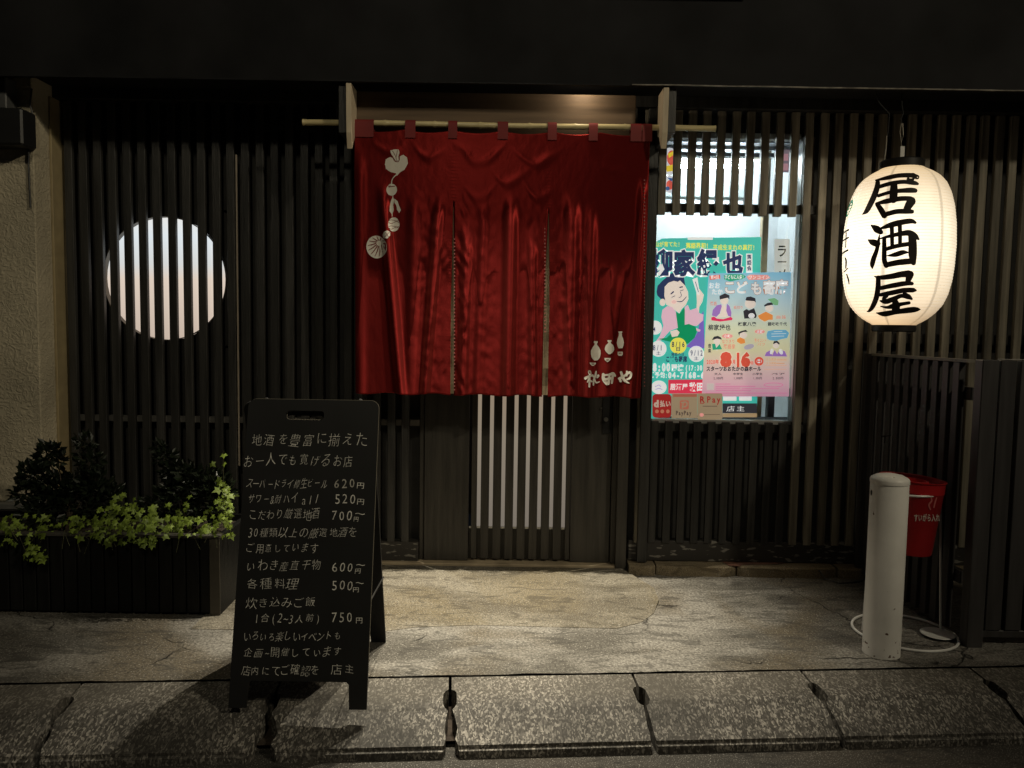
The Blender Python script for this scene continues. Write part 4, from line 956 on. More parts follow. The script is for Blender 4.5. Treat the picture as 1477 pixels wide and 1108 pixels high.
clothshapes('printed_leaf', [E([(195, 785), (225, 772), (250, 785), (250, 815), (225, 840), (195, 838), (185, 815)])], CLIP, 1)
strokes('print_line', [E(s) for s in ([(200, 830, 4), (245, 785, 4)], [(210, 790, 4), (235, 825, 4)])], mn, PRR, noren, 2.4)
clothshapes('printed_pumpkin', [E(ell(135, 912, 86, 96, 28, rot=-10))], CLIP, 1)
strokes('print_line', [E([(155+25*math.cos(a), 880+25*math.sin(a), 9), (148+50*math.cos(a+.1), 895+55*math.sin(a+.1), 8), (138+76*math.cos(a+.15), 908+84*math.sin(a+.15), 4)]) for a in [k*2*math.pi/13+.2 for k in range(13)]], mn, PRR, noren, 2.4, step=.02)
def bott(cx, top, prof): return H([(cx+w_, top+h) for h, w_ in prof] + [(cx-w_, top+h) for h, w_ in reversed(prof)])
clothshapes('printed_sake_flask', [bott(325, 245, [(0, 30), (25, 32), (35, 18), (60, 20), (100, 52), (150, 76), (200, 80), (260, 66), (300, 36), (310, 25)]), bott(545, 230, [(0, 32), (22, 32), (32, 20), (50, 24), (80, 58), (120, 74), (150, 76), (190, 55), (215, 25), (224, 15)]),
                                   bott(718, 90, [(0, 30), (20, 30), (30, 24), (70, 26), (120, 46), (180, 58), (220, 50), (260, 36), (270, 30)])], CLIP, 1)
clothshapes('printed_sake_cup', [H([(228, 590), (330, 590), (325, 612), (285, 645), (265, 640), (235, 615)]), H([(463, 515), (565, 515), (560, 545), (515, 585), (500, 575), (468, 545)]), H([(675, 415), (755, 415), (755, 465), (735, 480), (695, 480), (675, 465)])], CLIP, 1)
strokes('print_line', [H(s) for s in ([(265, 612, 12), (295, 612, 12)], [(495, 545, 12), (530, 545, 12)], [(695, 437, 14), (735, 437, 14)])], mn, PRR, noren, 2.4)
S = [[(225, 735, 50), (232, 760, 50)], [(160, 838, 46), (215, 808, 34), (275, 795, 36)], [(226, 795, 30), (226, 880, 30), (221, 970, 28)], [(222, 835, 28), (190, 900, 16)], [(228, 870, 24), (262, 890, 26)],
     [(330, 730, 24), (318, 800, 34), (292, 870, 26), (288, 945, 26)], [(272, 790, 30), (305, 835, 22)], [(362, 800, 42), (350, 825, 30)], [(305, 860, 26), (330, 908, 26), (385, 895, 12)],
     [(445, 775, 42), (450, 850, 56), (500, 925, 50)], [(455, 790, 30), (530, 785, 34), (600, 765, 48), (632, 800, 34)], [(598, 790, 40), (582, 912, 34)], [(545, 790, 30), (525, 925, 44)], [(465, 858, 40), (585, 838, 40)],
     [(700, 845, 44), (780, 805, 38), (850, 750, 40), (888, 760, 36), (872, 830, 36), (825, 858, 30)], [(730, 745, 40), (762, 835, 46), (800, 888, 40), (862, 918, 10)], [(822, 732, 28), (818, 800, 32)], [(705, 850, 36), (722, 885, 40)]]
strokes('lettering', [H(s) for s in S], mn, CLIP, noren, 1.2, step=.15)

# brackets that carry the pole
for px, wpx, side, lab in ((503, 7.5, -1, 'pale wooden bracket hook holding the left end of the curtain pole'), (960, 8, 1, 'pale wooden bracket hook holding the right end of the curtain pole')):
    o = thing('curtain_bracket', lab, 'bracket', (at(px, 150, 3.45).x, 3.46, 2.2), group='pale brackets of the curtain pole')
    xa_, xb_ = at(px-wpx/2, 160, CF+.01).x, at(px+wpx/2, 160, CF+.01).x
    zt = ZS-0.004; zbm = at(px, 214 if side < 0 else 214, CF+.02).z; zm = at(px, 190, CF).z
    prof = [(CF+0.004, zt), (3.545, zt), (3.545, zm+0.03), (3.543, zm+.01), (NY+0.02, zm+0.005), (NY-0.002, PZ-0.014), (NY-0.02, zm-0.012), (CF+0.03, zbm), (CF+0.012, zm)]
    bm = MB(); A_ = [bm.b.verts.new((xa_, y, z)) for y, z in prof]; B_ = [bm.b.verts.new((xb_, y, z)) for y, z in prof]
    bm.b.faces.new(A_[::-1]); bm.b.faces.new(B_)
    for k in range(len(prof)): bm.b.faces.new((A_[k], A_[(k+1) % len(prof)], B_[(k+1) % len(prof)], B_[k]))
    bmesh.ops.bevel(bm.b, geom=list(bm.b.edges), offset=0.0012, segments=1, affect='EDGES')
    bm.build('bracket_plate', PALEW, o)
    x3 = xb_+0.001 if side > 0 else xa_-0.036
    MB().box(x3, x3+0.035, CF+0.02, 3.74, at(px, 190, CF).z, ZS-0.004, bev=.002).build('backing_block', DARK, o)

# ================================================================== LANTERN
LY = 3.47
top, bot = at(1299, 243, LY), at(1291, 471, LY)
LX, LZ0, LZ1 = (top.x+bot.x)/2+0.0, bot.z, top.z
prof_px = [(243, 28), (246, 34), (250, 43), (258, 55), (268, 63.5), (282, 70), (300, 75), (325, 78.5), (355, 80), (385, 79), (405, 77), (425, 72.5), (440, 66), (452, 56), (461, 45), (467, 34), (471, 27)]
def lr(z):
    py = 243 + (LZ1-z)/(LZ1-LZ0)*228
    for (a, ra), (b, rb) in zip(prof_px, prof_px[1:]):
        if a <= py <= b: return (ra+(rb-ra)*(py-a)/(b-a))/F*LY*0.905
    return prof_px[0][1]/F*LY if py < 243 else prof_px[-1][1]/F*LY
def lrs(z): return (lr(z-.006)+lr(z)+lr(z+.006))/3
lan = thing('paper_lantern', 'large lit white paper lantern with three black brush characters hanging from the canopy', 'lantern', (LX, LY, LZ0))
RB = 52; bm = MB(); prof = []
for k in range(RB*3+1):
    z = LZ0+(LZ1-LZ0)*k/(RB*3); prof.append((lrs(z)+0.0016*abs(math.sin(math.pi*k/3)), z))
bm.lathe(prof, (LX, LY), 72, cap0=False, cap1=False)
def paper():
    m = bpy.data.materials.new('glowing_lantern_paper'); m.use_nodes = True; t = m.node_tree; N = t.nodes; L = t.links; b = N['Principled BSDF']
    b.inputs['Base Color'].default_value = (.75, .70, .60, 1); b.inputs['Roughness'].default_value = .6
    tc = N.new('ShaderNodeTexCoord'); sp = N.new('ShaderNodeSeparateXYZ'); L.new(tc.outputs['Object'], sp.inputs[0])
    # bulb glow by height, fibre mottling, glued paper seams
    mr = N.new('ShaderNodeMapRange'); mr.inputs[1].default_value = LZ0; mr.inputs[2].default_value = LZ1; L.new(sp.outputs[2], mr.inputs[0])
    r = N.new('ShaderNodeValToRGB'); L.new(mr.outputs[0], r.inputs[0]); e = r.color_ramp.elements
    e[0].position = 0; e[0].color = (.50, .33, .17, 1); e[1].position = 1; e[1].color = (.42, .29, .15, 1)
    for p, c in ((.13, (.66, .52, .36)), (.42, (1.0, .86, .64)), (.60, (1.0, .86, .64)), (.86, (.60, .47, .32))):
        k = e.new(p); k.color = (*c, 1)
    n = N.new('ShaderNodeTexNoise'); n.inputs['Scale'].default_value = 9; n.inputs['Detail'].default_value = 6; L.new(tc.outputs['Object'], n.inputs['Vector'])
    m2 = N.new('ShaderNodeMapRange'); m2.inputs[1].default_value = .3; m2.inputs[2].default_value = .7; m2.inputs[3].default_value = .92; m2.inputs[4].default_value = 1.08; L.new(n.outputs['Fac'], m2.inputs[0])
    # seams at set angles round the axis
    dx_ = N.new('ShaderNodeMath'); dx_.operation = 'SUBTRACT'; L.new(sp.outputs[0], dx_.inputs[0]); dx_.inputs[1].default_value = LX
    dy_ = N.new('ShaderNodeMath'); dy_.operation = 'SUBTRACT'; L.new(sp.outputs[1], dy_.inputs[0]); dy_.inputs[1].default_value = LY
    at2 = N.new('ShaderNodeMath'); at2.operation = 'ARCTAN2'; L.new(dx_.outputs[0], at2.inputs[0]); L.new(dy_.outputs[0], at2.inputs[1])
    def M_(op, a, b_=None):
        q = N.new('ShaderNodeMath'); q.operation = op
        for k, v in enumerate((a, b_)):
            if v is None: continue
            if isinstance(v, float): q.inputs[k].default_value = v
            else: L.new(v, q.inputs[k])
        return q.outputs[0]
    per = 2*math.pi/6
    fr = M_('FRACT', M_('DIVIDE', M_('ADD', at2.outputs[0], 10.0+0.30), per))
    d = M_('ABSOLUTE', M_('SUBTRACT', fr, 0.5))
    seam = N.new('ShaderNodeMapRange'); seam.interpolation_type = 'SMOOTHSTEP'; seam.inputs[1].default_value = 0.015; seam.inputs[2].default_value = 0.05; seam.inputs[3].default_value = .62; seam.inputs[4].default_value = 1.0; L.new(d, seam.inputs[0])
    az = M_('ADD', M_('MULTIPLY', M_('COSINE', M_('ADD', at2.outputs[0], 2.03)), 0.58), 1.0)   # the bulb hangs nearer the left flank
    mm = M_('MULTIPLY', M_('MULTIPLY', m2.outputs[0], seam.outputs[0]), az)
    s = N.new('ShaderNodeVectorMath'); s.operation = 'SCALE'; L.new(r.outputs[0], s.inputs[0]); L.new(mm, s.inputs['Scale'])
    L.new(s.outputs[0], b.inputs['Emission Color']); b.inputs['Emission Strength'].default_value = 1.08
    return m
bm.build('paper_shade', paper(), lan, smooth=True)
bm = MB()
for k in range(1, RB):
    z = LZ0+(LZ1-LZ0)*k/RB; r_ = lrs(z)+0.0004
    bm.tube([(LX+r_*math.cos(2*math.pi*q/48), LY+r_*math.sin(2*math.pi*q/48), z) for q in range(48)], 0.0007, 4, closed=True)
bm.build('wire_ribs', mat('paper_covered_wire', (.55, .46, .34), .7, emit=(.9, .68, .42), estr=.55), lan, kind='stuff')
r_ = 29/F*LY
MB().lathe([(r_*.8, LZ1-.004), (r_, LZ1-.004), (r_, LZ1+.028), (r_*.93, LZ1+.034), (r_*.5, LZ1+.034)], (LX, LY), 32).build('top_ring', METALD, lan, smooth=True)
MB().lathe([(r_*.5, LZ0-.024), (r_*.95, LZ0-.024), (r_, LZ0-.020), (r_, LZ0+.006), (r_*.8, LZ0+.006)], (LX, LY), 32).build('bottom_ring', METALD, lan, smooth=True)
def ml(px, py, lay):
    p = at(px, py, LY-0.2)
    for _ in range(4):
        q = p.x-LX; rr_ = lrs(max(LZ0, min(LZ1, p.z)))+0.0022+0.00003*lay
        y = LY - math.sqrt(max(0.0004, rr_*rr_-q*q)); p = at(px, py, y)
    return p
ml.wk = 1.13
def Z(oy, pts): return T(1235, oy, 13.85, pts)
S = [Z(240, s) for s in ([(390, 280, 30), (620, 230, 75), (850, 185, 80), (1100, 180, 85), (1215, 215, 85)], [(1130, 190, 110), (1080, 260, 130), (1065, 310, 100)], [(470, 405, 70), (700, 340, 75), (950, 310, 75), (1150, 330, 80), (1225, 350, 50)],
     [(430, 320, 85), (415, 430, 100), (355, 600, 105), (275, 770, 100), (200, 900, 80), (120, 962, 12)], [(755, 360, 120), (750, 500, 145), (740, 660, 140)], [(440, 590, 60), (650, 525, 65), (850, 492, 75), (1080, 478, 95), (1180, 485, 80)],
     [(400, 745, 45), (600, 700, 90), (850, 650, 90), (1050, 645, 90), (1110, 680, 130)], [(1100, 700, 160), (1050, 780, 140), (1000, 880, 120)], [(420, 760, 80), (495, 870, 105), (560, 985, 105)], [(575, 965, 85), (800, 905, 90), (1000, 900, 90), (1115, 905, 75)])]
S += [Z(310, s) for s in ([(510, 265, 50), (700, 200, 100), (900, 150, 100), (1090, 125, 90), (1180, 155, 50)], [(310, 215, 40), (410, 285, 130), (490, 345, 90)], [(240, 500, 25), (320, 545, 110), (420, 575, 120)],
     [(465, 400, 18), (440, 560, 65), (405, 720, 75), (350, 870, 90), (320, 990, 85), (322, 1060, 36)], [(560, 475, 75), (560, 700, 85), (562, 900, 90), (600, 1015, 90)], [(480, 475, 25), (650, 430, 60), (850, 385, 80), (1050, 360, 105), (1170, 425, 110), (1245, 485, 40)],
     [(1115, 420, 140), (1128, 600, 150), (1128, 800, 150), (1145, 960, 90)], [(600, 1000, 95), (850, 950, 105), (1110, 925, 105)], [(710, 230, 78), (715, 400, 75), (718, 600, 70)], [(870, 200, 78), (875, 380, 75), (875, 580, 70)], [(600, 685, 70), (800, 625, 78), (1060, 580, 80)], [(612, 818, 15), (780, 795, 85), (930, 750, 85), (1040, 752, 25)])]
S += [Z(385, s) for s in ([(360, 190, 15), (480, 215, 75), (700, 190, 100), (900, 150, 110), (1045, 140, 130)], [(1080, 150, 130), (1050, 230, 115), (1030, 290, 90)], [(490, 425, 75), (750, 370, 90), (1000, 330, 85), (1115, 335, 65)], [(440, 220, 85), (435, 420, 95), (400, 620, 95), (330, 790, 85), (265, 875, 55), (212, 895, 12)],
     [(480, 560, 65), (700, 520, 88), (950, 470, 88), (1130, 465, 85), (1185, 470, 45)], [(600, 570, 90), (545, 640, 60)], [(480, 680, 30), (590, 695, 90), (750, 640, 88), (900, 580, 75), (1040, 600, 90), (1105, 640, 45)], [(960, 530, 60), (1050, 600, 90)], [(490, 790, 22), (620, 810, 55), (750, 780, 95), (900, 745, 70), (1055, 720, 60)], [(770, 650, 80), (790, 760, 145), (790, 850, 145)], [(400, 920, 15), (560, 940, 95), (800, 900, 88), (1100, 860, 105), (1220, 850, 75), (1280, 850, 16)])]
strokes('lettering', S, ml, INK, lan, 1, n=7, step=0.3)
Q = lambda pts: T(1205, 280, 7.925, pts)
ANG = None
def ml2(px, py, lay):            # side lettering, laid by angle round the left flank
    z = at(1222, py, LY-0.02).z; rr_ = lrs(z)+0.0026; e = 1295.5 - 1.03*rr_*F/LY; a = math.pi-0.47+0.02+math.acos(max(.5, min(1, 1-(px+9-e)/72)))
    return Vector((LX+rr_*math.cos(a), LY+rr_*math.sin(a), z))
strokes('side_lettering', [Q(s) for s in ([(40, 420, 18), (118, 405, 22)], [(40, 515, 18), (118, 495, 22)], [(95, 430, 12), (95, 600, 12)], [(40, 665, 18), (118, 640, 24)], [(95, 720, 12), (108, 760, 20), (108, 840, 16)], [(90, 880, 14), (130, 850, 14)], [(122, 915, 14), (145, 980, 18), (155, 1030, 10)])], ml2, INK, lan, 1)
strokes('printed_leaf', [Q(s) for s in ([(140, 60, 30), (130, 110, 50), (105, 180, 45), (92, 225, 20)],)], ml2, mat('green_ink', (0.0, .22, .10), .6, emit=(0, .5, .22), estr=.25), lan, 1)
hk = at(1301, 152, LY)
WIRE = mat('pale_wire', (.5, .46, .38), .4, .3)
def L3(x, y): return at(x, y, LY)
MB().tube([L3(1301, 130), L3(1301, 152), L3(1303, 163), L3(1299, 173), L3(1301, 178)], 0.0028, 6).build('hook', METALD, lan)
MB().tube([L3(1301, 176), L3(1298, 190), L3(1300, 205), L3(1303, 196), L3(1302, 178)], 0.0012, 5).build('wire_loop', WIRE, lan)
p, q = L3(1300, 211), L3(1304, 232)
MB().box(p.x-0.004, q.x, LY-0.002, LY+0.002, q.z, p.z, bev=.001).build('tag', WHITEP, lan)
MB().tube([L3(1300, 205), L3(1301, 212)], 0.0012, 5).build('wire_loop', WIRE, lan)
MB().tube([L3(1262, 130), L3(1268, 148), L3(1283, 164), L3(1281, 190), L3(1279, 200)], 0.0022, 6).build('flex', CABLE, lan)
MB().tube([L3(1279, 196), L3(1278, 215), L3(1275, 236)], 0.0026, 6).build('flex', WIRE, lan)
p = L3(1272, 240); MB().box(p.x-.006, p.x+.008, LY-.01, LY+.01, p.z-.012, p.z+.014, bev=.002).build('plug', METALD, lan)

# ================================================================== BLACKBOARD SIGN
fb = [gp(329, 1021), gp(355, 1021), gp(505, 1021), gp(530, 1020)]
FY = fb[0].y
zt = 0.955; TY = 2.545
n_ = Vector((0, zt, -(TY-FY))).normalized()   # plane through the feet line and the leaning top
p0_ = Vector((0, FY, 0))
def bp(px, py, lay=0): return onp(px, py, p0_, Vector((0, -zt, (TY-FY))).normalized()) + Vector((0, -zt, (TY-FY))).normalized()*0.0004*lay
brd = thing('blackboard_sign', 'black folding A-frame blackboard with chalk menu writing standing on the pavement', 'sign', (-.7, 2.6, 0))
def plate(name, outline, hole, th, tf, m):
    bm = bmesh.new()
    def ring(pts, d): return [bm.verts.new(tf(x, z, d)) for x, z in pts]
    n = len(outline)
    fo, bo = ring(outline, 0), ring(outline, th)
    if hole:
        fh, bh = ring(hole, 0), ring(hole, th)
        for V, W in ((fo, fh), (bo, bh)):
            E_ = [bm.edges.new((V[i], V[(i+1) % len(V)])) for i in range(len(V))] + [bm.edges.new((W[i], W[(i+1) % len(W)])) for i in range(len(W))]
            bmesh.ops.triangle_fill(bm, edges=E_, use_beauty=True)
        for i in range(len(fh)): bm.faces.new((fh[i], fh[(i+1) % len(fh)], bh[(i+1) % len(fh)], bh[i]))
    else:
        bm.faces.new(fo); bm.faces.new(bo[::-1])
    for i in range(n): bm.faces.new((fo[i], fo[(i+1) % n], bo[(i+1) % n], bo[i]))
    bmesh.ops.recalc_face_normals(bm, faces=bm.faces)
    me = bpy.data.meshes.new(name); bm.to_mesh(me); bm.free(); me.materials.append(m); return me
XA, XB = fb[0].x, fb[3].x; HB = math.hypot(zt, TY-FY)
lw = 0.055; ch = 0.082
def outl(xa, xb, H_, rad=0.028):
    o = [(xa, 0), (xa+lw, 0), (xa+lw+0.004, ch-.008), (xa+lw+.012, ch), (xb-lw-.012, ch), (xb-lw-.004, ch-.008), (xb-lw, 0), (xb, 0)]
    o += [(xb-rad+rad*math.cos(a), H_-rad+rad*math.sin(a)) for a in [math.pi/2*k/8 for k in range(9)]]
    o += [(xa+rad+rad*math.cos(a), H_-rad+rad*math.sin(a)) for a in [math.pi/2+math.pi/2*k/8 for k in range(9)]]
    return o
ux = (TY-FY)/HB; uz = zt/HB
def tf1(x, s_, d): return (x, FY+s_*ux+d*uz, s_*uz-d*ux)
hp0, hp1 = bp(413, 592), bp(467, 606)
sh0, sh1 = hp1.z/uz, hp0.z/uz
hole = [(x, z) for x, z in rect(hp0.x, sh0, hp1.x, sh1, 0.011)]
me = plate('panel', outl(XA, XB, HB), hole, 0.012, tf1, BOARD); link(bpy.data.objects.new('panel', me), brd)
rf = gp(557, 925)
XC, XD = rf.x-(XB-XA)-0.0, rf.x; RY = rf.y
HB2 = math.hypot(zt-0.01, RY-(TY+0.03)); ux2 = -(RY-TY-0.03)/HB2; uz2 = (zt-.01)/HB2
def tf2(x, s_, d): return (x, RY+s_*ux2-d*uz2, s_*uz2+d*ux2)
me = plate('panel', outl(XC, XD, HB2), [(x, z) for x, z in rect(hp0.x-.01, sh0, hp1.x-.01, sh1, .011)], 0.012, tf2, BOARD); link(bpy.data.objects.new('panel', me), brd)
# pale worn edge lines
bm = MB(); o_ = [q for q in outl(XA, XB, HB) if q[1] > HB-0.05]
bm.tube([tf1(XB+.0004, 0.15, .004)] + [tf1(x+.0003, s_+.0003, .004) for x, s_ in o_], 0.0011, 4).build('edge_trim', mat('worn_edge', (.30, .27, .21), .4), brd)
bm = MB(); bm.tube([tf1(hp0.x+.004, sh0+.018, -.0003), tf1(hp0.x+.004, sh0+.006, -.0003), tf1(hp0.x+.012, sh0+.0006, -.0003), tf1(hp1.x-.01, sh0+.0003, -.0003)], 0.0009, 4).build('handle_rim', mat('worn_rim', (.35, .32, .26), .4), brd)
for x in (XA+.06, XB-.06):
    a, b = tf1(x, HB-.004, .006), tf2(x-.01, HB2-.004, .006); MB().tube([a, ((a[0]+b[0])/2, (a[1]+b[1])/2, a[2]+.004), b], .006, 8).build('hinge', METALD, brd)
x_ = XB-.02; a, b = tf1(x_, .30, .012), tf2(x_, .30, .012); MB().tube([a, b], .003, 6).build('stay', METALD, brd)
lines = [('地酒を豊富に揃えた', 361, 530, 634, 20), ('お一人でも寛げるお店', 352, 510, 664, 19), ('スーパードライ樽生ビール', 355, 473, 698, 14.5), ('サワー&酎ハイ', 357, 430, 719, 15), ('all', 434, 461, 720, 15), ('こだわり厳選地酒', 358, 462, 742, 15.5),
         ('30種類以上の厳選地酒を', 357, 517, 768, 15), ('ご用意しています', 355, 460, 790, 14.5), ('いわき産直干物', 355, 465, 816, 16.5), ('各種料理', 355, 432, 843, 16.5), ('炊き込みご飯', 355, 457, 869, 15), ('1合(2~3人前)', 367, 464, 892, 14.5),
         ('いろいろ楽しいイベントも', 351, 493, 918, 14), ('企画~開催しています', 351, 494, 941, 15), ('店内にてご確認を', 347, 462, 967, 15), ('店主', 477, 513, 966, 16)]
text('chalk_writing', [(b, x0, x1, y, h, -0.017) for b, x0, x1, y, h in lines], bp, CHALK, brd, 1, jit=1.7)
pr = [('520', 481, 514, 719, 16), ('700', 477, 509, 743, 16), ('600', 477, 511, 818, 16), ('500', 477, 511, 844, 16), ('750', 477, 510, 890, 17)]
text('chalk_price', [(b, x0, x1, y, h, -0.008) for b, x0, x1, y, h in pr] + [('円', 514, 526, 724, 9, 0.0), ('円', 509, 518, 749, 8, 0), ('円', 511, 521, 824, 8, 0), ('円', 508, 519, 851, 8, 0), ('円', 512, 524, 895, 9.5, 0), ('円', 514, 526, 700, 9, 0), ('~', 511, 528, 739, 15, -.012), ('~', 512, 529, 813, 15, -.012), ('~', 511, 527, 840, 15, -.012)], bp, CHALK, brd, 1, jit=.8)
text('chalk_price', [('620', 480, 513, 697, 16, 0.0)], bp, CHALKF, brd, 1, jit=.8)

# ================================================================== PLANTER AND PLANTS
q = gp(318, 889); PFY = q.y; PXR = q.x
PZT = at(300, 773, PFY).z; PBY = PFY+0.42
pl = thing('planter_box', 'long black planter box with vertical boards at the lower left', 'planter', (-2, PFY+.2, 0))
PXL = -3.4
BLKP = mat('black_planter_board', (0.010, 0.010, 0.0095), .5, var=.3, stretch=(5, 5, .6), objvar=.3, bump=.15, spec=.2)
me0 = None; k = 0; x = PXR-0.028
while x > PXL:
    wd = 0.056
    o = MB().box(-wd/2+.003, wd/2-.003, 0, .016, 0.012, PZT-.012, bev=.002).build('board', BLKP, pl) if me0 is None else copy_obj(me0, pl)
    if me0 is None: me0 = o
    o.location = (x-wd/2, PFY+random.uniform(-.001, .001), 0); x -= wd
MB().box(PXL, PXR-.018, PFY+.0175, PFY+.03, 0.01, PZT-.014).box(PXL, PXR-.018, PBY-.02, PBY, .01, PZT-.01).build('liner', BLKP, pl)
MB().box(PXR-.026, PXR, PFY-.003, PBY, 0, PZT-.003, bev=.002).build('end_board', BLKP, pl)
MB().box(PXR-.040, PXR+.002, PFY-.007, PFY-.0035, 0.002, PZT-.0125, bev=.001).build('corner_strip', mat('planter_end', (.075, .066, .052), .5), pl)
MB().box(PXL, PXR+.002, PFY-.006, PFY+.03, PZT-.011, PZT+.002, bev=.002).build('rim', mat('planter_rim', (.06, .055, .05), .45), pl)
MB().box(PXL, PXR-.03, PFY+.031, PBY-.021, PZT-.07, PZT-.04).build('potting_soil', SOIL, pl)

def ivy_leaf_mesh(seed):
    rnd = random.Random(seed)
    ang = [(-90, .18), (-50, .62), (-20, .42), (15, .80), (50, .45), (90, 1.0), (130, .45), (165, .80), (200, .42), (230, .62)]
    pts = [(r_*math.cos(R(a)), r_*math.sin(R(a))+.2) for a, r_ in ang]
    me = bpy.data.meshes.new('leaf'); V = [(0, .1, .0)] + [(x, y, -.18*abs(x)-.12*(y-.3)**2+rnd.uniform(-.04, .04)) for x, y in pts]
    me.from_pydata(V, [], [(0, 1+i, 1+(i+1) % len(pts)) for i in range(len(pts))]); me.materials.append(IVY); return me
IM = [ivy_leaf_mesh(k) for k in range(4)]
ivy = thing('ivy', 'bright green trailing ivy spilling over the rim of the black planter', 'ivy plant', (-2, PFY+.1, PZT))
rnd = random.Random(11)
def ivy_mat(p, s_, drop):
    face = Vector((rnd.uniform(-.6, .6), -1, rnd.uniform(.1, 1.4))).normalized()
    q_ = face.to_track_quat('Z', 'Y'); spin = Matrix.Rotation(R(180+rnd.uniform(-70, 70)), 4, 'Z')
    return Matrix.Translation(p) @ q_.to_matrix().to_4x4() @ spin @ Matrix.Diagonal((s_, s_, s_, 1))
spots = []
def cluster(px0, px1, py0, py1, n, d0, d1):
    for _ in range(n):
        px, py = rnd.uniform(px0, px1), rnd.uniform(py0, py1); Y = PFY + rnd.uniform(d0, d1)
        if py > 772 and Y > PFY-.012: Y = PFY-rnd.uniform(.012, .045)
        spots.append((at(px, py, Y), rnd.choice((.014, .018, .022, .026, .030))*rnd.uniform(.72, .95)))
cluster(-60, 80, 742, 772, 80, -.02, .12); cluster(36, 66, 765, 808, 34, -.05, -.02); cluster(78, 110, 745, 760, 8, 0, .1); cluster(0, 25, 750, 790, 16, -.05, 0)
cluster(100, 150, 745, 775, 40, -.02, .1); cluster(138, 225, 728, 786, 150, -.05, .1); cluster(160, 195, 712, 740, 20, 0, .14); cluster(215, 262, 745, 775, 46, -.03, .1)
cluster(255, 335, 745, 773, 50, -.02, .1); cluster(240, 335, 712, 760, 70, .08, .3); cluster(315, 338, 690, 760, 34, .0, .22)
spots += [(at(305, 668, PFY+.15), .022), (at(323, 655, PFY+.15), .022), (at(323, 668, PFY+.15), .018)]
rnd.shuffle(spots)
spots.sort(key=lambda s: -s[1] / (s[0].y))
V_, F_ = [], []
for i, (p, s_) in enumerate(spots):
    Mx = ivy_mat(p, s_, 0)
    if i < 280:
        o = bpy.data.objects.new('leaf', IM[i % 4]); COL.objects.link(o); o.parent = ivy; o.matrix_parent_inverse = ivy.matrix_world.inverted(); o.matrix_basis = Mx
    else:
        b0 = len(V_); me = IM[i % 4]; V_ += [tuple(Mx @ v.co) for v in me.vertices]; F_ += [tuple(b0+k for k in f.vertices) for f in me.polygons]
me = bpy.data.meshes.new('small_leaves'); me.from_pydata(V_, [], F_); me.materials.append(IVY)
o = link(bpy.data.objects.new('small_leaves', me), ivy); o['kind'] = 'stuff'
bm = MB()
for _ in range(40):
    a = at(rnd.uniform(-40, 335), 768, PFY+rnd.uniform(.02, .15)); b = a+Vector((rnd.uniform(-.1, .1), -.08, .03)); c = b+Vector((rnd.uniform(-.05, .05), -.01, -rnd.uniform(0, .09)))
    if c.z < PZT: c.y = min(c.y, PFY-.02); b.y = min(b.y, PFY-.008); b.z = max(b.z, PZT+.006)
    bm.tube([a-Vector((0, 0, .02)), b, c], .0012, 4)
bm.tube([at(323, 762, PFY+.15), at(322, 700, PFY+.15), at(323, 650, PFY+.15)], .0012, 4)
bm.build('vines', mat('vine_stem', (.07, .07, .03), .7), ivy, kind='stuff')

def shrub(label, blobs, seed, base):
    rnd = random.Random(seed); t = thing('shrub', label, 'shrub', base); V, F_ = [], []; st_ = MB()
    for px, py, rp, Y, n in blobs:
        c = at(px, py, Y); r_ = rp/F*Y
        mid = Vector((base[0]+(c.x-base[0])*.5, base[1], base[2]+(c.z-base[2])*.55)); mid.y = (base[1]+c.y)/2
        st_.tube([Vector(base), mid, c], [.006, .004, .0015], 5)
        for _ in range(n):
            d = Vector((rnd.gauss(0, 1), rnd.gauss(0, 1), rnd.gauss(0, 1))).normalized()*(rnd.random()**.5)*r_
            p = c+d; out = (d.normalized()*.7 + Vector((rnd.uniform(-.8, .8), rnd.uniform(-.8, .2), rnd.uniform(-.2, .9)))).normalized()
            side = out.cross(Vector((rnd.uniform(-1, 1), rnd.uniform(-1, 1), rnd.uniform(-1, 1)))).normalized(); l = rnd.uniform(.022, .048); w_ = l*.27
            up_ = out.cross(side)*l*.08
            b0 = len(V); V += [tuple(p), tuple(p+out*l*.45+side*w_+up_), tuple(p+out*l), tuple(p+out*l*.45-side*w_+up_), tuple(p+out*l*.5)]
            F_ += [(b0, b0+1, b0+4), (b0+1, b0+2, b0+4), (b0+4, b0+2, b0+3), (b0, b0+4, b0+3)]
    me = bpy.data.meshes.new('foliage'); me.from_pydata(V, [], F_); me.materials.append(SHRUB); o = link(bpy.data.objects.new('foliage', me), t); o['kind'] = 'stuff'
    st_.build('branches', STEM, t)
Yb = PFY+.2
b1 = at(95, 775, Yb)
shrub('dark leafy shrub against the stucco wall in the planter', [(70, 655, 16, Yb, 130), (48, 685, 18, Yb-.05, 150), (35, 710, 14, Yb-.05, 90), (75, 700, 26, Yb, 260), (60, 735, 26, Yb-.05, 240), (100, 720, 32, Yb, 320), (122, 640, 12, Yb, 50), (130, 665, 16, Yb, 90), (130, 700, 24, Yb, 200), (150, 720, 26, Yb+.05, 200), (84, 662, 9, Yb, 40)], 3, (b1.x, b1.y, PZT-.05))
b2 = at(275, 775, Yb)
shrub('dark leafy shrub before the slats at the right end of the planter', [(238, 660, 12, Yb, 60), (250, 680, 18, Yb, 120), (275, 690, 22, Yb, 200), (300, 700, 24, Yb, 220), (320, 705, 16, Yb, 110), (260, 715, 28, Yb, 240), (300, 730, 26, Yb, 220), (225, 730, 22, Yb, 120), (235, 648, 8, Yb, 26)], 5, (b2.x, b2.y, PZT-.05))

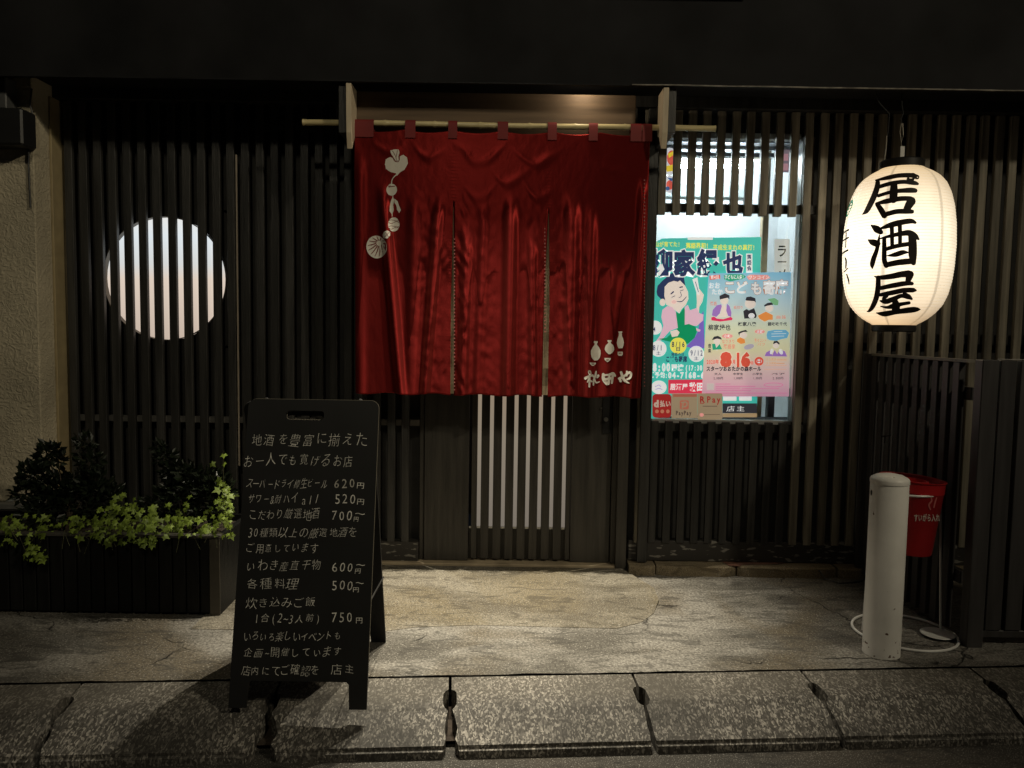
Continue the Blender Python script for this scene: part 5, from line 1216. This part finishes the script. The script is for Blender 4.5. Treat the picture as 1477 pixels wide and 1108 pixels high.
# ================================================================== BOLLARD, ASHTRAY, FENCE
q0, q1 = gp(1255, 955), gp(1306, 955); BR = (q1.x-q0.x)/2; c = gp(1280.5, 950); c.y += BR*.8
bt = at(1290, 690, c.y).z
bl_ = thing('bollard', 'white painted steel bollard with a small hole and rust at its foot', 'bollard', (c.x, c.y, 0))
cxb = c.x
def bollard_mat():
    m = mat('chipped_white_paint', (.80, .78, .74), .42, var=.10, scale=6, bump=.05)
    t = m.node_tree; N = t.nodes; L = t.links; b = N['Principled BSDF']; src = b.inputs['Base Color'].links[0].from_socket
    tc = N.new('ShaderNodeTexCoord'); n = N.new('ShaderNodeTexNoise'); n.inputs['Scale'].default_value = 34; n.inputs['Detail'].default_value = 6; L.new(tc.outputs['Object'], n.inputs['Vector'])
    sp = N.new('ShaderNodeSeparateXYZ'); L.new(tc.outputs['Object'], sp.inputs[0])
    g = N.new('ShaderNodeMapRange'); g.inputs[1].default_value = 0; g.inputs[2].default_value = .12; g.inputs[3].default_value = .10; g.inputs[4].default_value = 0; L.new(sp.outputs[2], g.inputs[0])
    ad = N.new('ShaderNodeMath'); L.new(n.outputs['Fac'], ad.inputs[0]); L.new(g.outputs[0], ad.inputs[1])
    r = N.new('ShaderNodeMapRange'); r.inputs[1].default_value = .70; r.inputs[2].default_value = .73; L.new(ad.outputs[0], r.inputs[0])
    x = N.new('ShaderNodeMix'); x.data_type = 'RGBA'; L.new(r.outputs[0], x.inputs[0]); L.new(src, x.inputs[6]); x.inputs[7].default_value = (.10, .05, .03, 1); L.new(x.outputs[2], b.inputs['Base Color']); return m
BPM = bollard_mat()
MB().lathe([(BR, 0.0), (BR, bt-.022), (BR*.985, bt-.020), (BR*.985, bt-.018)], (c.x, c.y), 48).build('tube', BPM, bl_, smooth=True)
MB().lathe([(BR*.9, bt-.0175), (BR*1.02, bt-.0175), (BR*1.03, bt-.005), (BR*.98, bt+.002), (BR*.7, bt+.012), (BR*.35, bt+.017), (.002, bt+.019)], (c.x, c.y), 48).build('cap', BPM, bl_, smooth=True)
hp_ = at(1262.5, 716, c.y-BR); hx = hp_.x-c.x; hy_ = -math.sqrt(max(0, BR*BR-hx*hx)); nn_ = Vector((hx, hy_, 0)).normalized()
bm = MB(); cc = Vector((c.x, c.y, hp_.z))+nn_*(BR+.0006); tt = Vector((-nn_.y, nn_.x, 0))
bm.b.faces.new([bm.b.verts.new(cc+tt*.007*math.cos(a)+Vector((0, 0, .011))*math.sin(a)) for a in [2*math.pi*k/16 for k in range(16)]]); bm.build('hole', CABLE, bl_)

rc_ = gp(1303.5, 913); RR = 143/2/F*rc_.y*.985
ash = thing('ashtray_stand', 'red metal ashtray bucket with white writing held in a white wire stand', 'ashtray', (rc_.x, rc_.y, 0))
MB().tube([(rc_.x+RR*math.cos(2*math.pi*k/48), rc_.y+RR*math.sin(2*math.pi*k/48), .006) for k in range(48)], .0052, 8, closed=True).build('base_ring', WHITEW, ash, smooth=True)
bz1 = at(1313, 690, rc_.y).z; bcx = at(1309, 690, rc_.y).x; bz0 = at(1313, 793, rc_.y).z
br1, br0 = 43/F*rc_.y, 36.5/F*rc_.y
hr_z = at(1313, 707, rc_.y).z; hr = br1*1.0
MB().tube([(bcx+hr*math.cos(2*math.pi*k/40), rc_.y+hr*math.sin(2*math.pi*k/40), hr_z) for k in range(40)], .0042, 8, closed=True).build('holder_ring', WHITEW, ash, smooth=True)
la, lb_ = at(1261, 700, rc_.y), at(1357, 712, rc_.y)
MB().tube([(bcx-hr, rc_.y, hr_z), (la.x+.006, rc_.y, la.z+.002), (la.x, rc_.y, la.z-.01), (at(1241, 905, rc_.y-.0).x+.01, rc_.y, .010), (at(1241, 905, rc_.y).x+.045, rc_.y, .008)], .0048, 8).build('leg', WHITEW, ash, smooth=True)
MB().tube([(bcx+hr, rc_.y, hr_z), (lb_.x-.004, rc_.y, lb_.z+.004), (lb_.x, rc_.y, lb_.z-.008), (at(1354, 918, rc_.y).x, rc_.y-.01, .010)], .0048, 8).build('leg', WHITEW, ash, smooth=True)
MB().tube([(bcx, rc_.y+hr, hr_z), (bcx, rc_.y+hr+.01, hr_z-.02), (bcx, rc_.y+RR, .01)], .0048, 8).build('leg', WHITEW, ash, smooth=True)
fd = gp(1352, 918)
bm = MB().lathe([(.062, .010), (.064, .012), (.062, .014)], (fd.x, fd.y), 28)
bm.build('foot_plate', WHITEW, ash)
bm = MB(); K = 40
tl_ = Matrix.Rotation(R(4.0), 4, 'Y')
bk = MB().lathe([(br0*.98, 0), (br0, .004), (br1*.985, bz1-bz0-.045), (br1*1.0, bz1-bz0-.043), (br1*1.0, bz1-bz0-.004), (br1*1.04, bz1-bz0), (br1*1.04, bz1-bz0+.003), (br1*.95, bz1-bz0+.001), (br1*.93, bz1-bz0-.018), (br1*.55, bz1-bz0-.022), (br1*.5, bz1-bz0-.005), (br1*.42, bz1-bz0-.005), (br1*.40, bz1-bz0-.03), (.002, bz1-bz0-.032)], (0, 0), 40, cap1=False)
bo = bk.build('bucket', REDP, ash, smooth=True); bo.matrix_basis = Matrix.Translation((bcx, rc_.y, bz0)) @ tl_
def mbk(px, py, lay):
    p = at(px, py, rc_.y-.1)
    for _ in range(4):
        r_ = br0+(br1-br0)*(p.z-bz0)/(bz1-bz0)+.0024; q = p.x-bcx - math.tan(R(4))*(p.z-bz0)
        p = at(px, py, rc_.y-math.sqrt(max(1e-4, r_*r_-q*q)))
    return p
WPR = mat('white_print', (.6, .5, .45), .5)
text('lettering', [('すいがら入れ', 1318, 1356, 747, 11, .02)], mbk, WPR, ash, 1)
strokes('printed_smoke_mark', [[(1342, 735, 2), (1340, 728, 2.6), (1344, 722, 2.4), (1342, 716, 1.6)], [(1347, 732, 2), (1349, 724, 2.2), (1351, 718, 1.4)]], mbk, mat('pink_print', (.45, .12, .11), .5), ash, 1)

# slatted bin-store fence at the right
fc = gp(1395, 930); FX, FYc = fc.x-.02, fc.y+.02
FZ = at(1394, 519, FYc).z
fence = thing('slat_fence', 'dark slatted side fence running from the shop wall to the corner post at the right', 'fence', (FX, 3.3, 0))
FM = mat('fence_timber', (.055, .052, .052), .42, var=.25, scale=6, stretch=(8, 8, .6), objvar=.2)
x_far = at(1262, 512, 3.70).x
N_ = 10
for k in range(N_):
    t = (k+.3)/N_; y = 3.70-(3.70-FYc-.05)*t; x = x_far+(FX-x_far)*t
    o = MB().box(-.013, .013, -.022, .022, .03, FZ-.012, bev=.002).build('slat', FM, fence) if k == 0 else copy_obj(fs, fence)
    if k == 0: fs = o
    o.location = (x, y, 0); o.rotation_euler = (0, 0, R(random.uniform(-2, 2)))
def bar(a, b, z0, z1, wd, name, par, m=FM):
    a, b = Vector((*a, 0)), Vector((*b, 0)); d = (b-a).normalized(); n = Vector((-d.y, d.x, 0))*wd/2; bm = MB()
    lo = [bm.b.verts.new((p.x, p.y, z0)) for p in (a+n, b+n, b-n, a-n)]; hi = [bm.b.verts.new((p.x, p.y, z1)) for p in (a+n, b+n, b-n, a-n)]
    bm.b.faces.new(lo[::-1]); bm.b.faces.new(hi)
    for i in range(4): bm.b.faces.new((lo[i], lo[(i+1) % 4], hi[(i+1) % 4], hi[i]))
    return bm.build(name, m, par)
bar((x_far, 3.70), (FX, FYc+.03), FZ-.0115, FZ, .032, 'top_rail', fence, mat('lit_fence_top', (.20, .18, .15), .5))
for z in (.22, .95):
    bar((x_far+.03, 3.68), (FX+.03, FYc+.05), z, z+.05, .025, 'rail', fence)
p = at(1288, 632, 3.4); 
lt = MB().tube([(p.x-.03, 3.45, p.z), (p.x-.005, 3.45, p.z+.003), (p.x+.012, 3.44, p.z+.012)], .004, 6).tube([(p.x-.012, 3.45, p.z), (p.x-.012, 3.45, p.z-.03)], .003, 6)
lt.build('latch', METALD, fence)
bar((x_far-.006, 3.745), (x_far-.006, 3.70+.01), .0, FZ-.002, .05, 'wall_post', fence)
fr_ = thing('slat_fence', 'dark wide-board front fence at the right edge, facing the lane', 'fence', (2.1, FYc, 0))
MB().box(FX-.002, FX+.062, FYc-.05, FYc+.0, 0, FZ+.002, bev=.003).build('corner_post', FM, fr_)
X0 = FX+.084
FR_ = None
for k in range(9):
    x = X0+.078*k+.03
    o = MB().box(-.031, .031, -.014, .014, .06, FZ, bev=.002).build('board', FM, fr_) if k == 0 else copy_obj(FR_, fr_)
    if k == 0: FR_ = o
    o.location = (x, FYc-.01, 0)
for z in (.12, FZ-.24):
    MB().box(FX+.063, X0+.75, FYc+.006, FYc+.03, z, z+.045, bev=.002).build('rail', FM, fr_)
MB().box(FX+.063, X0+.75, FYc-.02, FYc+.02, .03, .058, bev=.002).build('bottom_rail', FM, fr_)
MB().tube([(FX+.07, FYc-.02, FZ+.004), (X0+.75, FYc-.02, FZ+.004)], .002, 5).build('cap_strip', TRIM, fr_)
q = [gp(1205, 838, .055), gp(1212, 832, .06)]
cz = MB().tube([Vector((q[0].x, 3.69, .045)), Vector((q[0].x+.02, 3.66, .012)), Vector((q[0].x+.07, 3.62, .005)), Vector((q[0].x+.14, 3.63, .005)), Vector((q[0].x+.2, 3.66, .005)), Vector((q[0].x+.24, 3.71, .006))], .0028, 6)
tag(cz.build('cable', CABLE), 'thin dark cable curling on the pavement below the stone ledge near the bollard', 'cable')
